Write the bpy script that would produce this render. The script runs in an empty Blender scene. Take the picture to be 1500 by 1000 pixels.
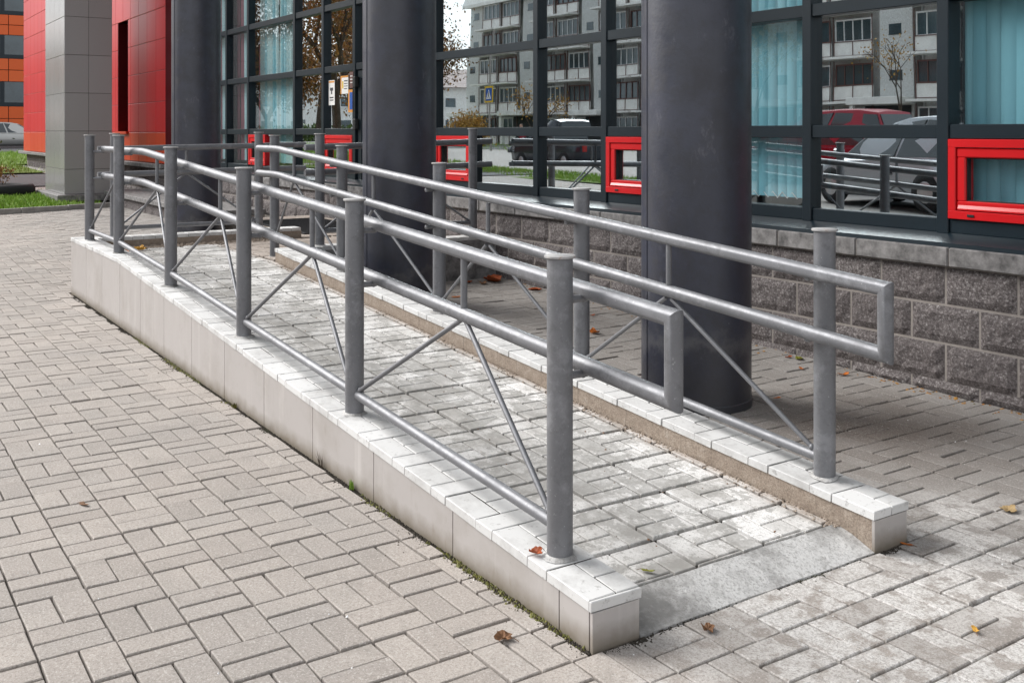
import bpy, bmesh, math, random
from mathutils import Vector, Matrix, Euler, noise
random.seed(7)
sc = bpy.context.scene
COL = sc.collection

# ------------------------------------------------------------------ camera
F_PX, YAW, CAM_H, CX0, CY0, HOR = 1510.2, .58809, 1.429, 2.8261, -1.28147, 193.2
CW, SW = math.cos(YAW), math.sin(YAW)
cam_d = bpy.data.cameras.new('camera'); cam = bpy.data.objects.new('camera', cam_d); COL.objects.link(cam)
cam_d.sensor_width = 36.0; cam_d.lens = 36.0*F_PX/1500.0
cam_d.shift_y = -(500-HOR)/1500.0
cam_d.clip_start = .05; cam_d.clip_end = 2000
cam.location = (CX0, CY0, CAM_H)
cam.rotation_euler = (math.pi/2, 0, math.atan2(SW, -CW)-math.pi/2)
sc.camera = cam

# ------------------------------------------------------------------ world, sun, exposure
SUN_AZ = math.radians(211)      # direction the light comes from, measured from +X towards +Y
SUN_EL = math.radians(37)
w = bpy.data.worlds.new('World'); sc.world = w; w.use_nodes = True
wn, wl = w.node_tree.nodes, w.node_tree.links
wn.clear()
wo = wn.new('ShaderNodeOutputWorld'); wb = wn.new('ShaderNodeBackground')
sky = wn.new('ShaderNodeTexSky'); sky.sky_type = 'NISHITA'; sky.sun_disc = False
sky.sun_elevation = SUN_EL; sky.sun_rotation = math.pi/2-SUN_AZ
sky.air_density = 1.0; sky.dust_density = 3.0
hs = wn.new('ShaderNodeHueSaturation'); hs.inputs['Saturation'].default_value = .35
wl.new(sky.outputs[0], hs.inputs['Color'])
# overcast: an even cloud layer with soft variation over the clear sky
tc = wn.new('ShaderNodeTexCoord'); nz = wn.new('ShaderNodeTexNoise'); nz.inputs['Scale'].default_value = 2.2; nz.inputs['Detail'].default_value = 6
wl.new(tc.outputs['Generated'], nz.inputs['Vector'])
cr = wn.new('ShaderNodeValToRGB'); cr.color_ramp.elements[0].position = .3; cr.color_ramp.elements[1].position = .75
cr.color_ramp.elements[0].color = (6.2, 6.5, 7.1, 1); cr.color_ramp.elements[1].color = (9.6, 9.8, 10.1, 1)
wl.new(nz.outputs['Fac'], cr.inputs['Fac'])
mx = wn.new('ShaderNodeMixRGB'); mx.inputs['Fac'].default_value = .7
wl.new(hs.outputs[0], mx.inputs[1]); wl.new(cr.outputs[0], mx.inputs[2])
wl.new(mx.outputs[0], wb.inputs['Color']); wb.inputs['Strength'].default_value = .11
wl.new(wb.outputs[0], wo.inputs['Surface'])
sd = bpy.data.lights.new('sun', 'SUN'); sd.energy = 3.5; sd.angle = math.radians(38); sd.color = (1, .98, .96)
so = bpy.data.objects.new('sun', sd); COL.objects.link(so)
ldir = Vector((math.cos(SUN_AZ)*math.cos(SUN_EL), math.sin(SUN_AZ)*math.cos(SUN_EL), math.sin(SUN_EL)))
so.rotation_euler = ldir.to_track_quat('Z', 'Y').to_euler()
sc.view_settings.view_transform = 'Standard'; sc.view_settings.look = 'None'
sc.view_settings.exposure = 0.52; sc.view_settings.gamma = 1; sc.view_settings.use_curve_mapping = False
sc.render.engine = 'CYCLES'
sc.cycles.use_denoising = True
sc.cycles.max_bounces = 6; sc.cycles.transparent_max_bounces = 16; sc.cycles.caustics_reflective = False; sc.cycles.caustics_refractive = False

# ------------------------------------------------------------------ helpers
def depth_of(x, y): return -(x-CX0)*CW+(y-CY0)*SW
def pix(x, y, z):
    d = depth_of(x, y); q = (x-CX0)*SW+(y-CY0)*CW
    return 750+F_PX*q/d, HOR+F_PX*(CAM_H-z)/d
def smooth01(a, b, v):
    t = min(1, max(0, (v-a)/(b-a))); return t*t*(3-2*t)

class NT:
    """small node-tree builder"""
    def __init__(s, name):
        s.m = bpy.data.materials.new(name); s.m.use_nodes = True
        s.n, s.l = s.m.node_tree.nodes, s.m.node_tree.links
        s.n.clear(); s.out = s.n.new('ShaderNodeOutputMaterial'); s.p = s.n.new('ShaderNodeBsdfPrincipled')
        s.l.new(s.p.outputs[0], s.out.inputs[0])
        s._pos = None
    def pos(s):
        if not s._pos: s._pos = s.n.new('ShaderNodeNewGeometry')
        return s._pos.outputs['Position']
    def island(s):
        s.pos(); oi = s.n.new('ShaderNodeObjectInfo')
        a = s.math('ADD', oi.outputs['Random'], s._pos.outputs['Random Per Island'])
        return s.math('FRACT', a)
    def objcoord(s):
        t = s.n.new('ShaderNodeTexCoord'); return t.outputs['Object']
    def math(s, op, a, b=None, c=None):
        n = s.n.new('ShaderNodeMath'); n.operation = op
        for i, v in enumerate((a, b, c)):
            if v is None: continue
            if isinstance(v, (int, float)): n.inputs[i].default_value = v
            else: s.l.new(v, n.inputs[i])
        return n.outputs[0]
    def sep(s, v):
        n = s.n.new('ShaderNodeSeparateXYZ'); s.l.new(v, n.inputs[0]); return n.outputs
    def noise(s, scale, detail=4, rough=.55, vec=None, stretch=None):
        n = s.n.new('ShaderNodeTexNoise'); n.inputs['Scale'].default_value = scale
        n.inputs['Detail'].default_value = detail; n.inputs['Roughness'].default_value = rough
        v = vec if vec is not None else s.pos()
        if stretch:
            m = s.n.new('ShaderNodeMapping'); m.inputs['Scale'].default_value = stretch; s.l.new(v, m.inputs[0]); v = m.outputs[0]
        s.l.new(v, n.inputs['Vector']); return n.outputs['Fac']
    def vor(s, scale, vec=None, feat='F1'):
        n = s.n.new('ShaderNodeTexVoronoi'); n.inputs['Scale'].default_value = scale; n.feature = feat
        s.l.new(vec if vec is not None else s.pos(), n.inputs['Vector']); return n.outputs['Distance']
    def ramp(s, fac, stops):
        n = s.n.new('ShaderNodeValToRGB'); e = n.color_ramp.elements
        while len(e) < len(stops): e.new(.5)
        for k, (p, c) in enumerate(stops):
            e[k].position = p; e[k].color = (c[0], c[1], c[2], 1) if not isinstance(c, (int, float)) else (c, c, c, 1)
        s.l.new(fac, n.inputs[0]); return n.outputs[0]
    def mix(s, fac, a, b, mode='MIX'):
        n = s.n.new('ShaderNodeMixRGB'); n.blend_type = mode
        for i, v in ((0, fac), (1, a), (2, b)):
            if isinstance(v, (int, float)): n.inputs[i].default_value = v if i == 0 else (v, v, v, 1)
            elif isinstance(v, tuple): n.inputs[i].default_value = (*v, 1)
            else: s.l.new(v, n.inputs[i])
        return n.outputs[0]
    def bump(s, h, strength=.3, dist=.002):
        b = s.n.new('ShaderNodeBump'); b.inputs['Strength'].default_value = strength; b.inputs['Distance'].default_value = dist
        s.l.new(h, b.inputs['Height']); s.l.new(b.outputs[0], s.p.inputs['Normal']); return b
    def set(s, color=None, rough=None, metal=None, spec=None, coat=None):
        for nm, v in (('Base Color', color), ('Roughness', rough), ('Metallic', metal), ('Specular IOR Level', spec), ('Coat Weight', coat)):
            if v is None: continue
            if isinstance(v, tuple): s.p.inputs[nm].default_value = (*v, 1)
            elif isinstance(v, (int, float)): s.p.inputs[nm].default_value = v
            else: s.l.new(v, s.p.inputs[nm])
        return s.m

def link(name, mesh, parent=None, loc=(0, 0, 0), rot=(0, 0, 0)):
    o = bpy.data.objects.new(name, mesh); COL.objects.link(o)
    if parent is not None:
        o.parent = parent
        b = base_of(parent); loc = (loc[0]-b[0], loc[1]-b[1], loc[2]-b[2])
    o.location = loc; o.rotation_euler = rot
    return o
BASES = {}
def base_of(o):
    """world position of an unrotated object"""
    return BASES.get(o.name, (0, 0, 0))
def mesh(name, verts, faces, mat=None, smooth=False):
    m = bpy.data.meshes.new(name); m.from_pydata([tuple(v) for v in verts], [], faces)
    if mat: m.materials.append(mat)
    if smooth: m.polygons.foreach_set('use_smooth', [True]*len(m.polygons))
    m.update(); return m
def tag(o, label=None, cat=None, group=None, kind=None):
    if label: o['label'] = label
    if cat: o['category'] = cat
    if group: o['group'] = group
    if kind: o['kind'] = kind
    return o
def thing(name, label, cat, loc=(0, 0, 0), group=None):
    o = bpy.data.objects.new(name, None); COL.objects.link(o); o.location = loc; o.empty_display_size = .1
    BASES[o.name] = tuple(loc)
    return tag(o, label, cat, group)
def part(name, verts, faces, mat, parent, smooth=False):
    """mesh given in world coordinates, parented to a thing or part"""
    b = base_of(parent) if parent is not None else (0, 0, 0)
    n = len(verts)
    c = (sum(v[0] for v in verts)/n, sum(v[1] for v in verts)/n, sum(v[2] for v in verts)/n)
    m = mesh(name, [(v[0]-c[0], v[1]-c[1], v[2]-c[2]) for v in verts], faces, mat, smooth)
    o = bpy.data.objects.new(name, m); COL.objects.link(o)
    if parent is not None: o.parent = parent
    o.location = (c[0]-b[0], c[1]-b[1], c[2]-b[2]); BASES[o.name] = c
    return o
# --- shape makers returning (verts, faces)
BOXF = [(0, 3, 2, 1), (4, 5, 6, 7), (0, 1, 5, 4), (1, 2, 6, 5), (2, 3, 7, 6), (3, 0, 4, 7)]
def box(x0, x1, y0, y1, z0, z1):
    return [(x0, y0, z0), (x1, y0, z0), (x1, y1, z0), (x0, y1, z0), (x0, y0, z1), (x1, y0, z1), (x1, y1, z1), (x0, y1, z1)], list(BOXF)
def cbox(x0, x1, y0, y1, z0, z1, c=.004):
    """box with all edges chamfered"""
    c = min(c, (x1-x0)*.45, (y1-y0)*.45, (z1-z0)*.45)
    bm = bmesh.new()
    bmesh.ops.create_cube(bm, size=1, matrix=Matrix.Translation(((x0+x1)/2, (y0+y1)/2, (z0+z1)/2)) @ Matrix.Diagonal((x1-x0, y1-y0, z1-z0, 1)))
    bmesh.ops.bevel(bm, geom=bm.edges[:], offset=c, segments=1, affect='EDGES')
    bm.verts.ensure_lookup_table(); bm.verts.index_update()
    r = [tuple(v.co) for v in bm.verts], [tuple(v.index for v in f.verts) for f in bm.faces]
    bm.free(); return r
def topbox(x0, x1, y0, y1, z0, z1, c=.005, jit=0.0):
    """open-bottomed block with a chamfered top: 9 quads"""
    j = lambda: random.uniform(-jit, jit)
    v = [(x0+j(), y0+j(), z0), (x1+j(), y0+j(), z0), (x1+j(), y1+j(), z0), (x0+j(), y1+j(), z0)]
    v += [(a[0], a[1], z1-c) for a in v[:4]]
    s = ((1, 1), (-1, 1), (-1, -1), (1, -1))
    v += [(v[k][0]+s[k][0]*c+j()*.6, v[k][1]+s[k][1]*c+j()*.6, z1) for k in range(4)]
    f = [(8, 9, 10, 11)]
    for k in range(4):
        n = (k+1) % 4
        f += [(k, n, 4+n, 4+k), (4+k, 4+n, 8+n, 8+k)]
    return v, f
def join(*shapes):
    V, Fc = [], []
    for v, f in shapes:
        o = len(V); V += list(v); Fc += [tuple(i+o for i in q) for q in f]
    return V, Fc
def prism(poly, y0, y1, axis='y'):
    """polygon in (a,b) extruded along the other axis; axis y: (x,z) outline, axis x: (y,z), axis z: (x,y)"""
    n = len(poly)
    def pt(p, e): return (p[0], e, p[1]) if axis == 'y' else ((e, p[0], p[1]) if axis == 'x' else (p[0], p[1], e))
    v = [pt(p, y0) for p in poly]+[pt(p, y1) for p in poly]
    f = [tuple(range(n-1, -1, -1)), tuple(range(n, 2*n))]+[(k, (k+1) % n, n+(k+1) % n, n+k) for k in range(n)]
    return v, f
def tube(pts, r, n=14, caps=True):
    """swept tube along a polyline with mitred corners"""
    pts = [Vector(p) for p in pts]; V, Fc = [], []
    up = Vector((0, 0, 1)) if abs((pts[1]-pts[0]).normalized().z) < .95 else Vector((0, 1, 0))
    for k, p in enumerate(pts):
        t0 = (p-pts[k-1]).normalized() if k else (pts[1]-pts[0]).normalized()
        t1 = (pts[k+1]-p).normalized() if k < len(pts)-1 else t0
        t = (t0+t1).normalized()
        if k == 0: s = t.cross(up).normalized()
        else:
            s = s-t0*s.dot(t0); s.normalize()
            # slide onto the mitre plane
        u = s.cross(t0 if k else t).normalized()
        base_t = t0 if k else t
        for i in range(n):
            a = 2*math.pi*i/n
            off = s*math.cos(a)*r+u*math.sin(a)*r
            den = base_t.dot(t)
            off = off-base_t*(off.dot(t)/den) if abs(den) > .2 else off
            V.append(p+off)
        if k: # carry frame over the bend
            q = t0.rotation_difference(t1); s = q @ s
    m = len(pts)
    for k in range(m-1):
        for i in range(n):
            j = (i+1) % n; Fc.append((k*n+i, k*n+j, (k+1)*n+j, (k+1)*n+i))
    if caps:
        Fc.append(tuple(range(n-1, -1, -1))); Fc.append(tuple((m-1)*n+i for i in range(n)))
    return V, Fc
def lathe(profile, n=24, cx=0, cy=0):
    """(r,z) profile about a vertical axis"""
    V, Fc = [], []
    for r, z in profile:
        for i in range(n):
            a = 2*math.pi*i/n; V.append((cx+r*math.cos(a), cy+r*math.sin(a), z))
    for k in range(len(profile)-1):
        for i in range(n):
            j = (i+1) % n; Fc.append((k*n+i, k*n+j, (k+1)*n+j, (k+1)*n+i))
    Fc.append(tuple(range(n-1, -1, -1))); Fc.append(tuple((len(profile)-1)*n+i for i in range(n)))
    return V, Fc
def autosmooth(o, ang=40):
    m = o.data
    m.polygons.foreach_set('use_smooth', [True]*len(m.polygons))
    bm = bmesh.new(); bm.from_mesh(m)
    for e in bm.edges:
        if len(e.link_faces) == 2 and e.calc_face_angle(0) > math.radians(ang): e.smooth = False
    bm.to_mesh(m); bm.free(); return o

# ------------------------------------------------------------------ layout of the ramp
def WY(x): return .471+.009*(.59-x)          # outer face of the street-side kerb wall
X_END, X_CREST, X_FAR = .59, -5.12, -6.95
def z_cap(x): return .14+.062*(.59-max(x, X_CREST))-.000
def z_floor(x): return .05+.0612*(.43-max(x, -5.15))
PITCH = math.atan(.062)
def R(x, t, z): return (x, WY(x)+t, z)

def ground_z(x, y):
    """height of the paved ground: level in front, rising gently under the building and towards the far lawn"""
    s1, s2, w_ = smooth01(1.3, 1.9, y), smooth01(-2.5, 2.6, y), smooth01(7, 11, -x)
    side = s1+(s2-s1)*w_
    a = max(0., min(.14, .026*(-.4-x)))*side
    b = max(0., min(.42, .024*(-10-x)))
    return max(a, b)

# ------------------------------------------------------------------ materials
def m_paver():
    t = NT('concrete_paver'); r = t.island()
    base = t.ramp(r, [(0, (.345, .304, .270)), (.3, (.40, .354, .316)), (.6, (.42, .372, .331)), (.85, (.45, .402, .358)), (1, (.365, .328, .297))])
    P = t.sep(t.pos())
    # tone: darker and greyer on the building side, pale cement film round the foot of the ramp
    big = t.noise(1.1, 5, .6)
    base = t.mix(t.ramp(big, [(.38, 0.0), (.7, .6)]), base, (.28, .262, .245))
    base = t.mix(t.ramp(t.noise(6.5, 6, .7), [(.52, 0.0), (.68, .45)]), base, (.235, .215, .19))
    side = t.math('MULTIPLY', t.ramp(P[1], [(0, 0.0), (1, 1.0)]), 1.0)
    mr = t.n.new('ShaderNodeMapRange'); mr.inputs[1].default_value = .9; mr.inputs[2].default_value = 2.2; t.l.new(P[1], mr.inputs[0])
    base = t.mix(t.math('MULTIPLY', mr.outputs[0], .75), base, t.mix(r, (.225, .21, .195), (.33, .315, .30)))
    # cement film patch centred near (1.0, 1.5)
    dx = t.math('SUBTRACT', P[0], .95); dy = t.math('SUBTRACT', P[1], 1.55)
    d = t.math('SQRT', t.math('ADD', t.math('MULTIPLY', dx, dx), t.math('MULTIPLY', t.math('MULTIPLY', dy, dy), .55)))
    d = t.math('ADD', d, t.math('MULTIPLY', t.math('SUBTRACT', t.noise(3.3, 5), .5), 1.1))
    film = t.ramp(d, [(.35, 1.0), (1.0, 0.0)])
    film = t.math('MULTIPLY', film, t.ramp(t.noise(9, 6, .7), [(.42, .0), (.50, .95)]))
    film = t.math('MULTIPLY', film, t.ramp(r, [(.0, .35), (.5, 1.0)]))
    film = t.math('MULTIPLY', film, t.ramp(t.noise(48, 5, .75), [(.38, .35), (.52, 1.0)]))
    base = t.mix(film, base, (.76, .74, .71))
    # brown patch on the building side, strongest at its middle
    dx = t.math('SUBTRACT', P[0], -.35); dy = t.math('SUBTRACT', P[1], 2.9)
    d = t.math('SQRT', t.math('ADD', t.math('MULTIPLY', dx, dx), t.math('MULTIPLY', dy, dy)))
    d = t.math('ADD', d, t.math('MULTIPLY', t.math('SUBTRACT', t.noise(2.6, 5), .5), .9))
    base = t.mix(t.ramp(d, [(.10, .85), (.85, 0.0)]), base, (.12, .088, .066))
    # grit and pale flecks
    base = t.mix(t.ramp(t.noise(420, 2, .8), [(.42, .38), (.58, 0.0)]), base, (.19, .175, .16))
    base = t.mix(t.ramp(t.noise(115, 3, .8), [(.40, .6), (.50, 0.0)]), base, (.21, .185, .165))
    base = t.mix(t.ramp(t.noise(150, 2, .8), [(.56, 0.0), (.66, .6)]), base, (.55, .52, .48))
    base = t.mix(t.ramp(t.vor(38), [(.0, .75), (.07, 0.0)]), base, (.62, .60, .57))
    sc_ = t.ramp(t.noise(16, 6, .75, stretch=(1, 3.2, 1)), [(.60, 0.0), (.75, .35)])
    base = t.mix(sc_, base, (.52, .50, .47))
    h = t.math('ADD', t.noise(360, 3, .7), t.math('MULTIPLY', t.noise(40, 3), .8))
    t.bump(h, .6, .003)
    return t.set(base, .86, spec=.3)
def m_joint():
    t = NT('joint_sand'); n = t.noise(60, 5, .7)
    c = t.ramp(n, [(.3, (.030, .026, .021)), (.7, (.085, .075, .062))])
    c = t.mix(t.ramp(t.noise(2.3, 4), [(.55, 0.0), (.72, .55)]), c, (.07, .085, .03))
    t.bump(n, .8, .01); return t.set(c, .95, spec=.15)
def m_slab():
    t = NT('ramp_slab'); r = t.island(); P = t.sep(t.pos())
    base = t.ramp(r, [(0, (.70, .685, .66)), (.5, (.80, .785, .76)), (1, (.62, .605, .58))])
    # grey grime that gathers in a long track down the ramp and in blotches
    ty = t.math('SUBTRACT', t.math('ADD', P[1], t.math('MULTIPLY', P[0], .009)), 1.0)
    ty = t.math('ADD', ty, t.math('MULTIPLY', t.math('SUBTRACT', t.noise(2.2, 5), .5), .42))
    track = t.ramp(t.math('ABSOLUTE', ty), [(0, .85), (.17, .12), (.34, 0.0)])
    track = t.math('MULTIPLY', track, t.ramp(t.noise(5.5, 6, .7), [(.34, .05), (.62, 1.0)]))
    base = t.mix(t.math('MULTIPLY', track, .9), base, (.16, .15, .138))
    blot = t.ramp(t.noise(3.4, 7, .68), [(.46, 0.0), (.60, .75)])
    base = t.mix(t.math('MULTIPLY', blot, .7), base, (.34, .32, .29))
    edge = t.ramp(t.noise(11, 7, .75), [(.53, 0.0), (.57, .75), (.64, .1)])
    base = t.mix(edge, base, (.34, .325, .30))
    st = t.ramp(t.noise(2.6, 8, .72), [(.50, 0.0), (.515, .7), (.60, .35), (.64, 0.0)])
    base = t.mix(st, base, (.27, .26, .24))
    # brown silt along the building-side kerb
    s = t.math('SUBTRACT', 1.705, t.math('ADD', P[1], t.math('MULTIPLY', P[0], .009)))
    s = t.math('ADD', s, t.math('MULTIPLY', t.math('SUBTRACT', t.noise(14, 4), .5), .12))
    base = t.mix(t.ramp(s, [(.01, .75), (.10, 0.0)]), base, (.33, .255, .20))
    # flaked pale film, pits
    base = t.mix(t.ramp(t.noise(70, 4, .75), [(.57, 0.0), (.62, .65)]), base, (.28, .27, .25))
    base = t.mix(t.ramp(t.noise(160, 3, .8), [(.38, .5), (.48, 0.0)]), base, (.33, .32, .30))
    base = t.mix(t.ramp(t.vor(17), [(.03, .9), (.06, 0.0)]), base, (.10, .085, .06))
    t.bump(t.noise(140, 5, .7), .35, .0022)
    return t.set(base, .78, spec=.35)
def m_cap():
    t = NT('white_coping'); r = t.island()
    base = t.ramp(r, [(0, (.58, .575, .56)), (1, (.68, .675, .66))])
    base = t.mix(t.ramp(t.noise(5, 7, .7), [(.48, 0.0), (.66, .6)]), base, (.36, .35, .335))
    base = t.mix(t.ramp(t.noise(34, 6, .75), [(.58, 0.0), (.68, .7)]), base, (.26, .25, .235))
    base = t.mix(t.ramp(t.vor(24), [(.02, .7), (.05, 0.0)]), base, (.25, .24, .22))
    t.bump(t.noise(110, 4, .65), .25, .0018)
    return t.set(base, .62, spec=.4)
def m_groove():
    t = NT('slab_groove'); n = t.noise(25, 5, .7)
    c = t.ramp(n, [(.3, (.018, .015, .012)), (.7, (.06, .053, .045))])
    return t.set(c, .95, spec=.15)
def m_walltile():
    t = NT('beige_porcelain'); r = t.island()
    base = t.ramp(r, [(0, (.40, .373, .355)), (1, (.435, .407, .388))])
    streak = t.ramp(t.noise(9, 5, .65, stretch=(1, 1, .06)), [(.56, 0.0), (.72, .4)])
    base = t.mix(streak, base, (.60, .57, .54))
    base = t.mix(t.ramp(t.noise(2.5, 6, .7), [(.48, 0.0), (.68, .5)]), base, (.31, .28, .25))
    base = t.mix(t.ramp(t.noise(30, 6, .75, stretch=(1, 1, .25)), [(.60, 0.0), (.70, .4)]), base, (.26, .22, .18))
    base = t.mix(t.ramp(t.vor(42), [(.03, .8), (.06, 0.0)]), base, (.13, .11, .09))
    P = t.sep(t.pos())
    low = t.math('ADD', P[2], t.math('MULTIPLY', t.math('SUBTRACT', t.noise(13, 5), .5), .07))
    base = t.mix(t.ramp(low, [(.004, .85), (.075, 0.0)]), base, (.17, .14, .10))
    t.bump(t.noise(12, 3), .08, .004)
    return t.set(base, t.ramp(t.noise(4, 4), [(.3, .33), (.7, .48)]), spec=.45)
def m_plaster():
    t = NT('weathered_plaster')
    n = t.noise(18, 7, .7)
    base = t.ramp(n, [(.3, (.27, .215, .17)), (.55, (.38, .315, .255)), (.75, (.46, .40, .34))])
    base = t.mix(t.ramp(t.noise(150, 3, .8), [(.40, .55), (.55, 0.0)]), base, (.15, .115, .09))
    P = t.sep(t.pos())
    fx = t.math('FRACT', t.math('MULTIPLY', t.math('ADD', P[0], t.math('MULTIPLY', t.noise(9, 3), .03)), 5.6))
    crack = t.math('MULTIPLY', t.ramp(fx, [(.0, .8), (.04, 0.0)]), t.ramp(t.noise(5, 3), [(.4, .1), (.6, .9)]))
    base = t.mix(crack, base, (.08, .065, .05))
    t.bump(t.math('ADD', t.noise(120, 5, .75), n), .6, .005)
    return t.set(base, .9, spec=.2)
def m_cement():
    t = NT('trowelled_cement')
    base = t.ramp(t.noise(2.3, 8, .70), [(.40, (.22, .215, .205)), (.48, (.38, .37, .355)), (.56, (.60, .59, .57))])
    base = t.mix(t.ramp(t.vor(36), [(.02, .7), (.06, 0.0)]), base, (.16, .14, .12))
    base = t.mix(t.ramp(t.noise(95, 4, .8), [(.40, .55), (.50, 0.0)]), base, (.20, .19, .175))
    t.bump(t.noise(60, 6, .7), .6, .006)
    return t.set(base, .85, spec=.3)
def m_metal():
    t = NT('grey_enamel_metal'); oc = t.pos()
    n = t.noise(7, 5, .6)
    base = t.ramp(n, [(.3, (.155, .157, .166)), (.7, (.215, .217, .228))])
    base = t.mix(t.ramp(t.noise(90, 4, .8), [(.63, 0.0), (.69, .6)]), base, (.50, .50, .50))
    base = t.mix(t.ramp(t.noise(14, 6, .75), [(.52, 0.0), (.64, .45)]), base, (.095, .095, .10))
    base = t.mix(t.ramp(t.noise(4.5, 7, .75), [(.55, 0.0), (.66, .5)]), base, (.33, .335, .35))
    rust = t.math('MULTIPLY', t.ramp(t.noise(26, 5, .7), [(.70, 0.0), (.75, .85)]), t.ramp(t.noise(1.7, 2), [(.5, 0.0), (.62, 1.0)]))
    base = t.mix(rust, base, (.13, .062, .032))
    met = t.math('MULTIPLY', t.math('SUBTRACT', 1.0, rust), .42)
    t.bump(t.math('ADD', t.noise(55, 4, .6), t.math('MULTIPLY', t.noise(260, 2), .5)), .16, .0022)
    return t.set(base, t.ramp(t.noise(30, 3), [(.3, .46), (.7, .58)]), met, spec=.5)
def m_plate():
    t = NT('grey_cap_plate')
    base = t.ramp(t.noise(40, 5, .7), [(.35, (.30, .30, .30)), (.6, (.42, .41, .40)), (.72, (.24, .15, .10))])
    return t.set(base, .6, .3)
def m_column():
    t = NT('dark_enamel_column')
    P = t.sep(t.pos())
    base = t.ramp(t.noise(3, 5, .65), [(.35, (.013, .0155, .029)), (.7, (.024, .028, .050))])
    sp = t.ramp(t.vor(10), [(.010, 1.0), (.03, 0.0)])
    sp = t.math('MULTIPLY', sp, t.ramp(t.noise(2.1, 2), [(.52, 0.0), (.62, 1.0)]))
    base = t.mix(sp, base, (.42, .42, .42))
    base = t.mix(t.ramp(t.noise(4, 7, .78), [(.46, 0.0), (.60, .8)]), base, (.012, .012, .020))
    base = t.mix(t.ramp(t.noise(7, 7, .8, stretch=(1, 1, .5)), [(.60, 0.0), (.68, .5)]), base, (.10, .10, .12))
    base = t.mix(t.ramp(t.noise(22, 6, .75), [(.58, 0.0), (.66, .6)]), base, (.010, .010, .016))
    low = t.math('ADD', P[2], t.math('MULTIPLY', t.math('SUBTRACT', t.noise(6, 6, .7), .5), .35))
    base = t.mix(t.ramp(low, [(.02, .8), (.34, 0.0)]), base, (.022, .022, .026))
    base = t.mix(t.math('MULTIPLY', t.ramp(low, [(.30, 0.0), (.36, 1.0), (.42, 0.0)]), .3), base, (.16, .155, .15))
    t.bump(t.math('ADD', t.noise(16, 6, .7), t.math('MULTIPLY', t.noise(60, 3), .5)), .25, .005)
    t.p.inputs['Coat Roughness'].default_value = .28
    return t.set(base, t.ramp(t.noise(8, 4), [(.35, .40), (.7, .55)]), 0, spec=.8, coat=.15)
def m_stone():
    t = NT('split_face_block'); r = t.island()
    g = t.noise(75, 4, .8)
    base = t.ramp(g, [(.34, (.055, .046, .045)), (.48, (.148, .129, .125)), (.58, (.25, .226, .218)), (.68, (.62, .59, .57))])
    base = t.mix(t.math('MULTIPLY', r, .5), base, (.10, .084, .082))
    t.bump(t.math('ADD', t.noise(55, 6, .8), t.noise(14, 4)), .9, .012)
    return t.set(base, .85, spec=.3)
def m_simple(name, col, rough=.6, metal=0, spec=.5, var=.12, scale=5, bump=0):
    t = NT(name); d = tuple(max(0, c*(1-var)) for c in col); l = tuple(min(1, c*(1+var)) for c in col)
    c = t.ramp(t.noise(scale, 5, .65), [(.3, d), (.7, l)])
    if bump: t.bump(t.noise(scale*14, 4, .7), bump, .003)
    return t.set(c, rough, metal, spec)
def m_panel(name, a, b, rough, spec=.5, speck=None):
    t = NT(name); r = t.island(); c = t.ramp(r, [(0, a), (1, b)])
    if speck: c = t.mix(t.ramp(t.noise(190, 2, .8), [(.44, .45), (.58, 0.0)]), c, speck)
    t.bump(t.noise(1.8, 2), .05, .02)
    return t.set(c, rough, 0, spec)
def m_glass(name, tint, refl):
    """coated facade glazing: clear, tinted, part mirror"""
    m = bpy.data.materials.new(name); m.use_nodes = True; n, l = m.node_tree.nodes, m.node_tree.links; n.clear()
    o = n.new('ShaderNodeOutputMaterial'); mixs = n.new('ShaderNodeMixShader')
    tr = n.new('ShaderNodeBsdfTransparent'); tr.inputs[0].default_value = (*tint, 1)
    gl = n.new('ShaderNodeBsdfGlossy'); gl.inputs['Roughness'].default_value = .0; gl.inputs['Color'].default_value = (.89, .97, 1.0, 1)
    ge = n.new('ShaderNodeNewGeometry'); dt = n.new('ShaderNodeVectorMath'); dt.operation = 'DOT_PRODUCT'
    l.new(ge.outputs['Normal'], dt.inputs[0]); l.new(ge.outputs['Incoming'], dt.inputs[1])
    def mth(op, a, b=None):
        q = n.new('ShaderNodeMath'); q.operation = op; q.use_clamp = op == 'ADD'
        for i, v in enumerate((a, b)):
            if v is None: continue
            if isinstance(v, (int, float)): q.inputs[i].default_value = v
            else: l.new(v, q.inputs[i])
        return q.outputs[0]
    c5 = mth('POWER', mth('SUBTRACT', 1.0, mth('ABSOLUTE', dt.outputs['Value'])), 5.0)      # Schlick, the same from both sides of the pane
    l.new(mth('ADD', mth('MULTIPLY', c5, .9), .04+refl), mixs.inputs[0])
    # rolled-glass waviness
    tc = n.new('ShaderNodeNewGeometry'); nz = n.new('ShaderNodeTexNoise'); nz.inputs['Scale'].default_value = .9; nz.inputs['Detail'].default_value = 1
    l.new(tc.outputs['Position'], nz.inputs['Vector'])
    b = n.new('ShaderNodeBump'); b.inputs['Strength'].default_value = .09; b.inputs['Distance'].default_value = .012
    l.new(nz.outputs['Fac'], b.inputs['Height']); l.new(b.outputs[0], gl.inputs['Normal'])
    l.new(tr.outputs[0], mixs.inputs[1]); l.new(gl.outputs[0], mixs.inputs[2]); l.new(mixs.outputs[0], o.inputs[0]); return m
def m_leafy(name, cols, trans=.25):
    t = NT(name); r = t.island(); n = len(cols)
    c = t.ramp(r, [(k/(n-1), cc) for k, cc in enumerate(cols)])
    return t.set(c, .6, 0, .3)

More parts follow.
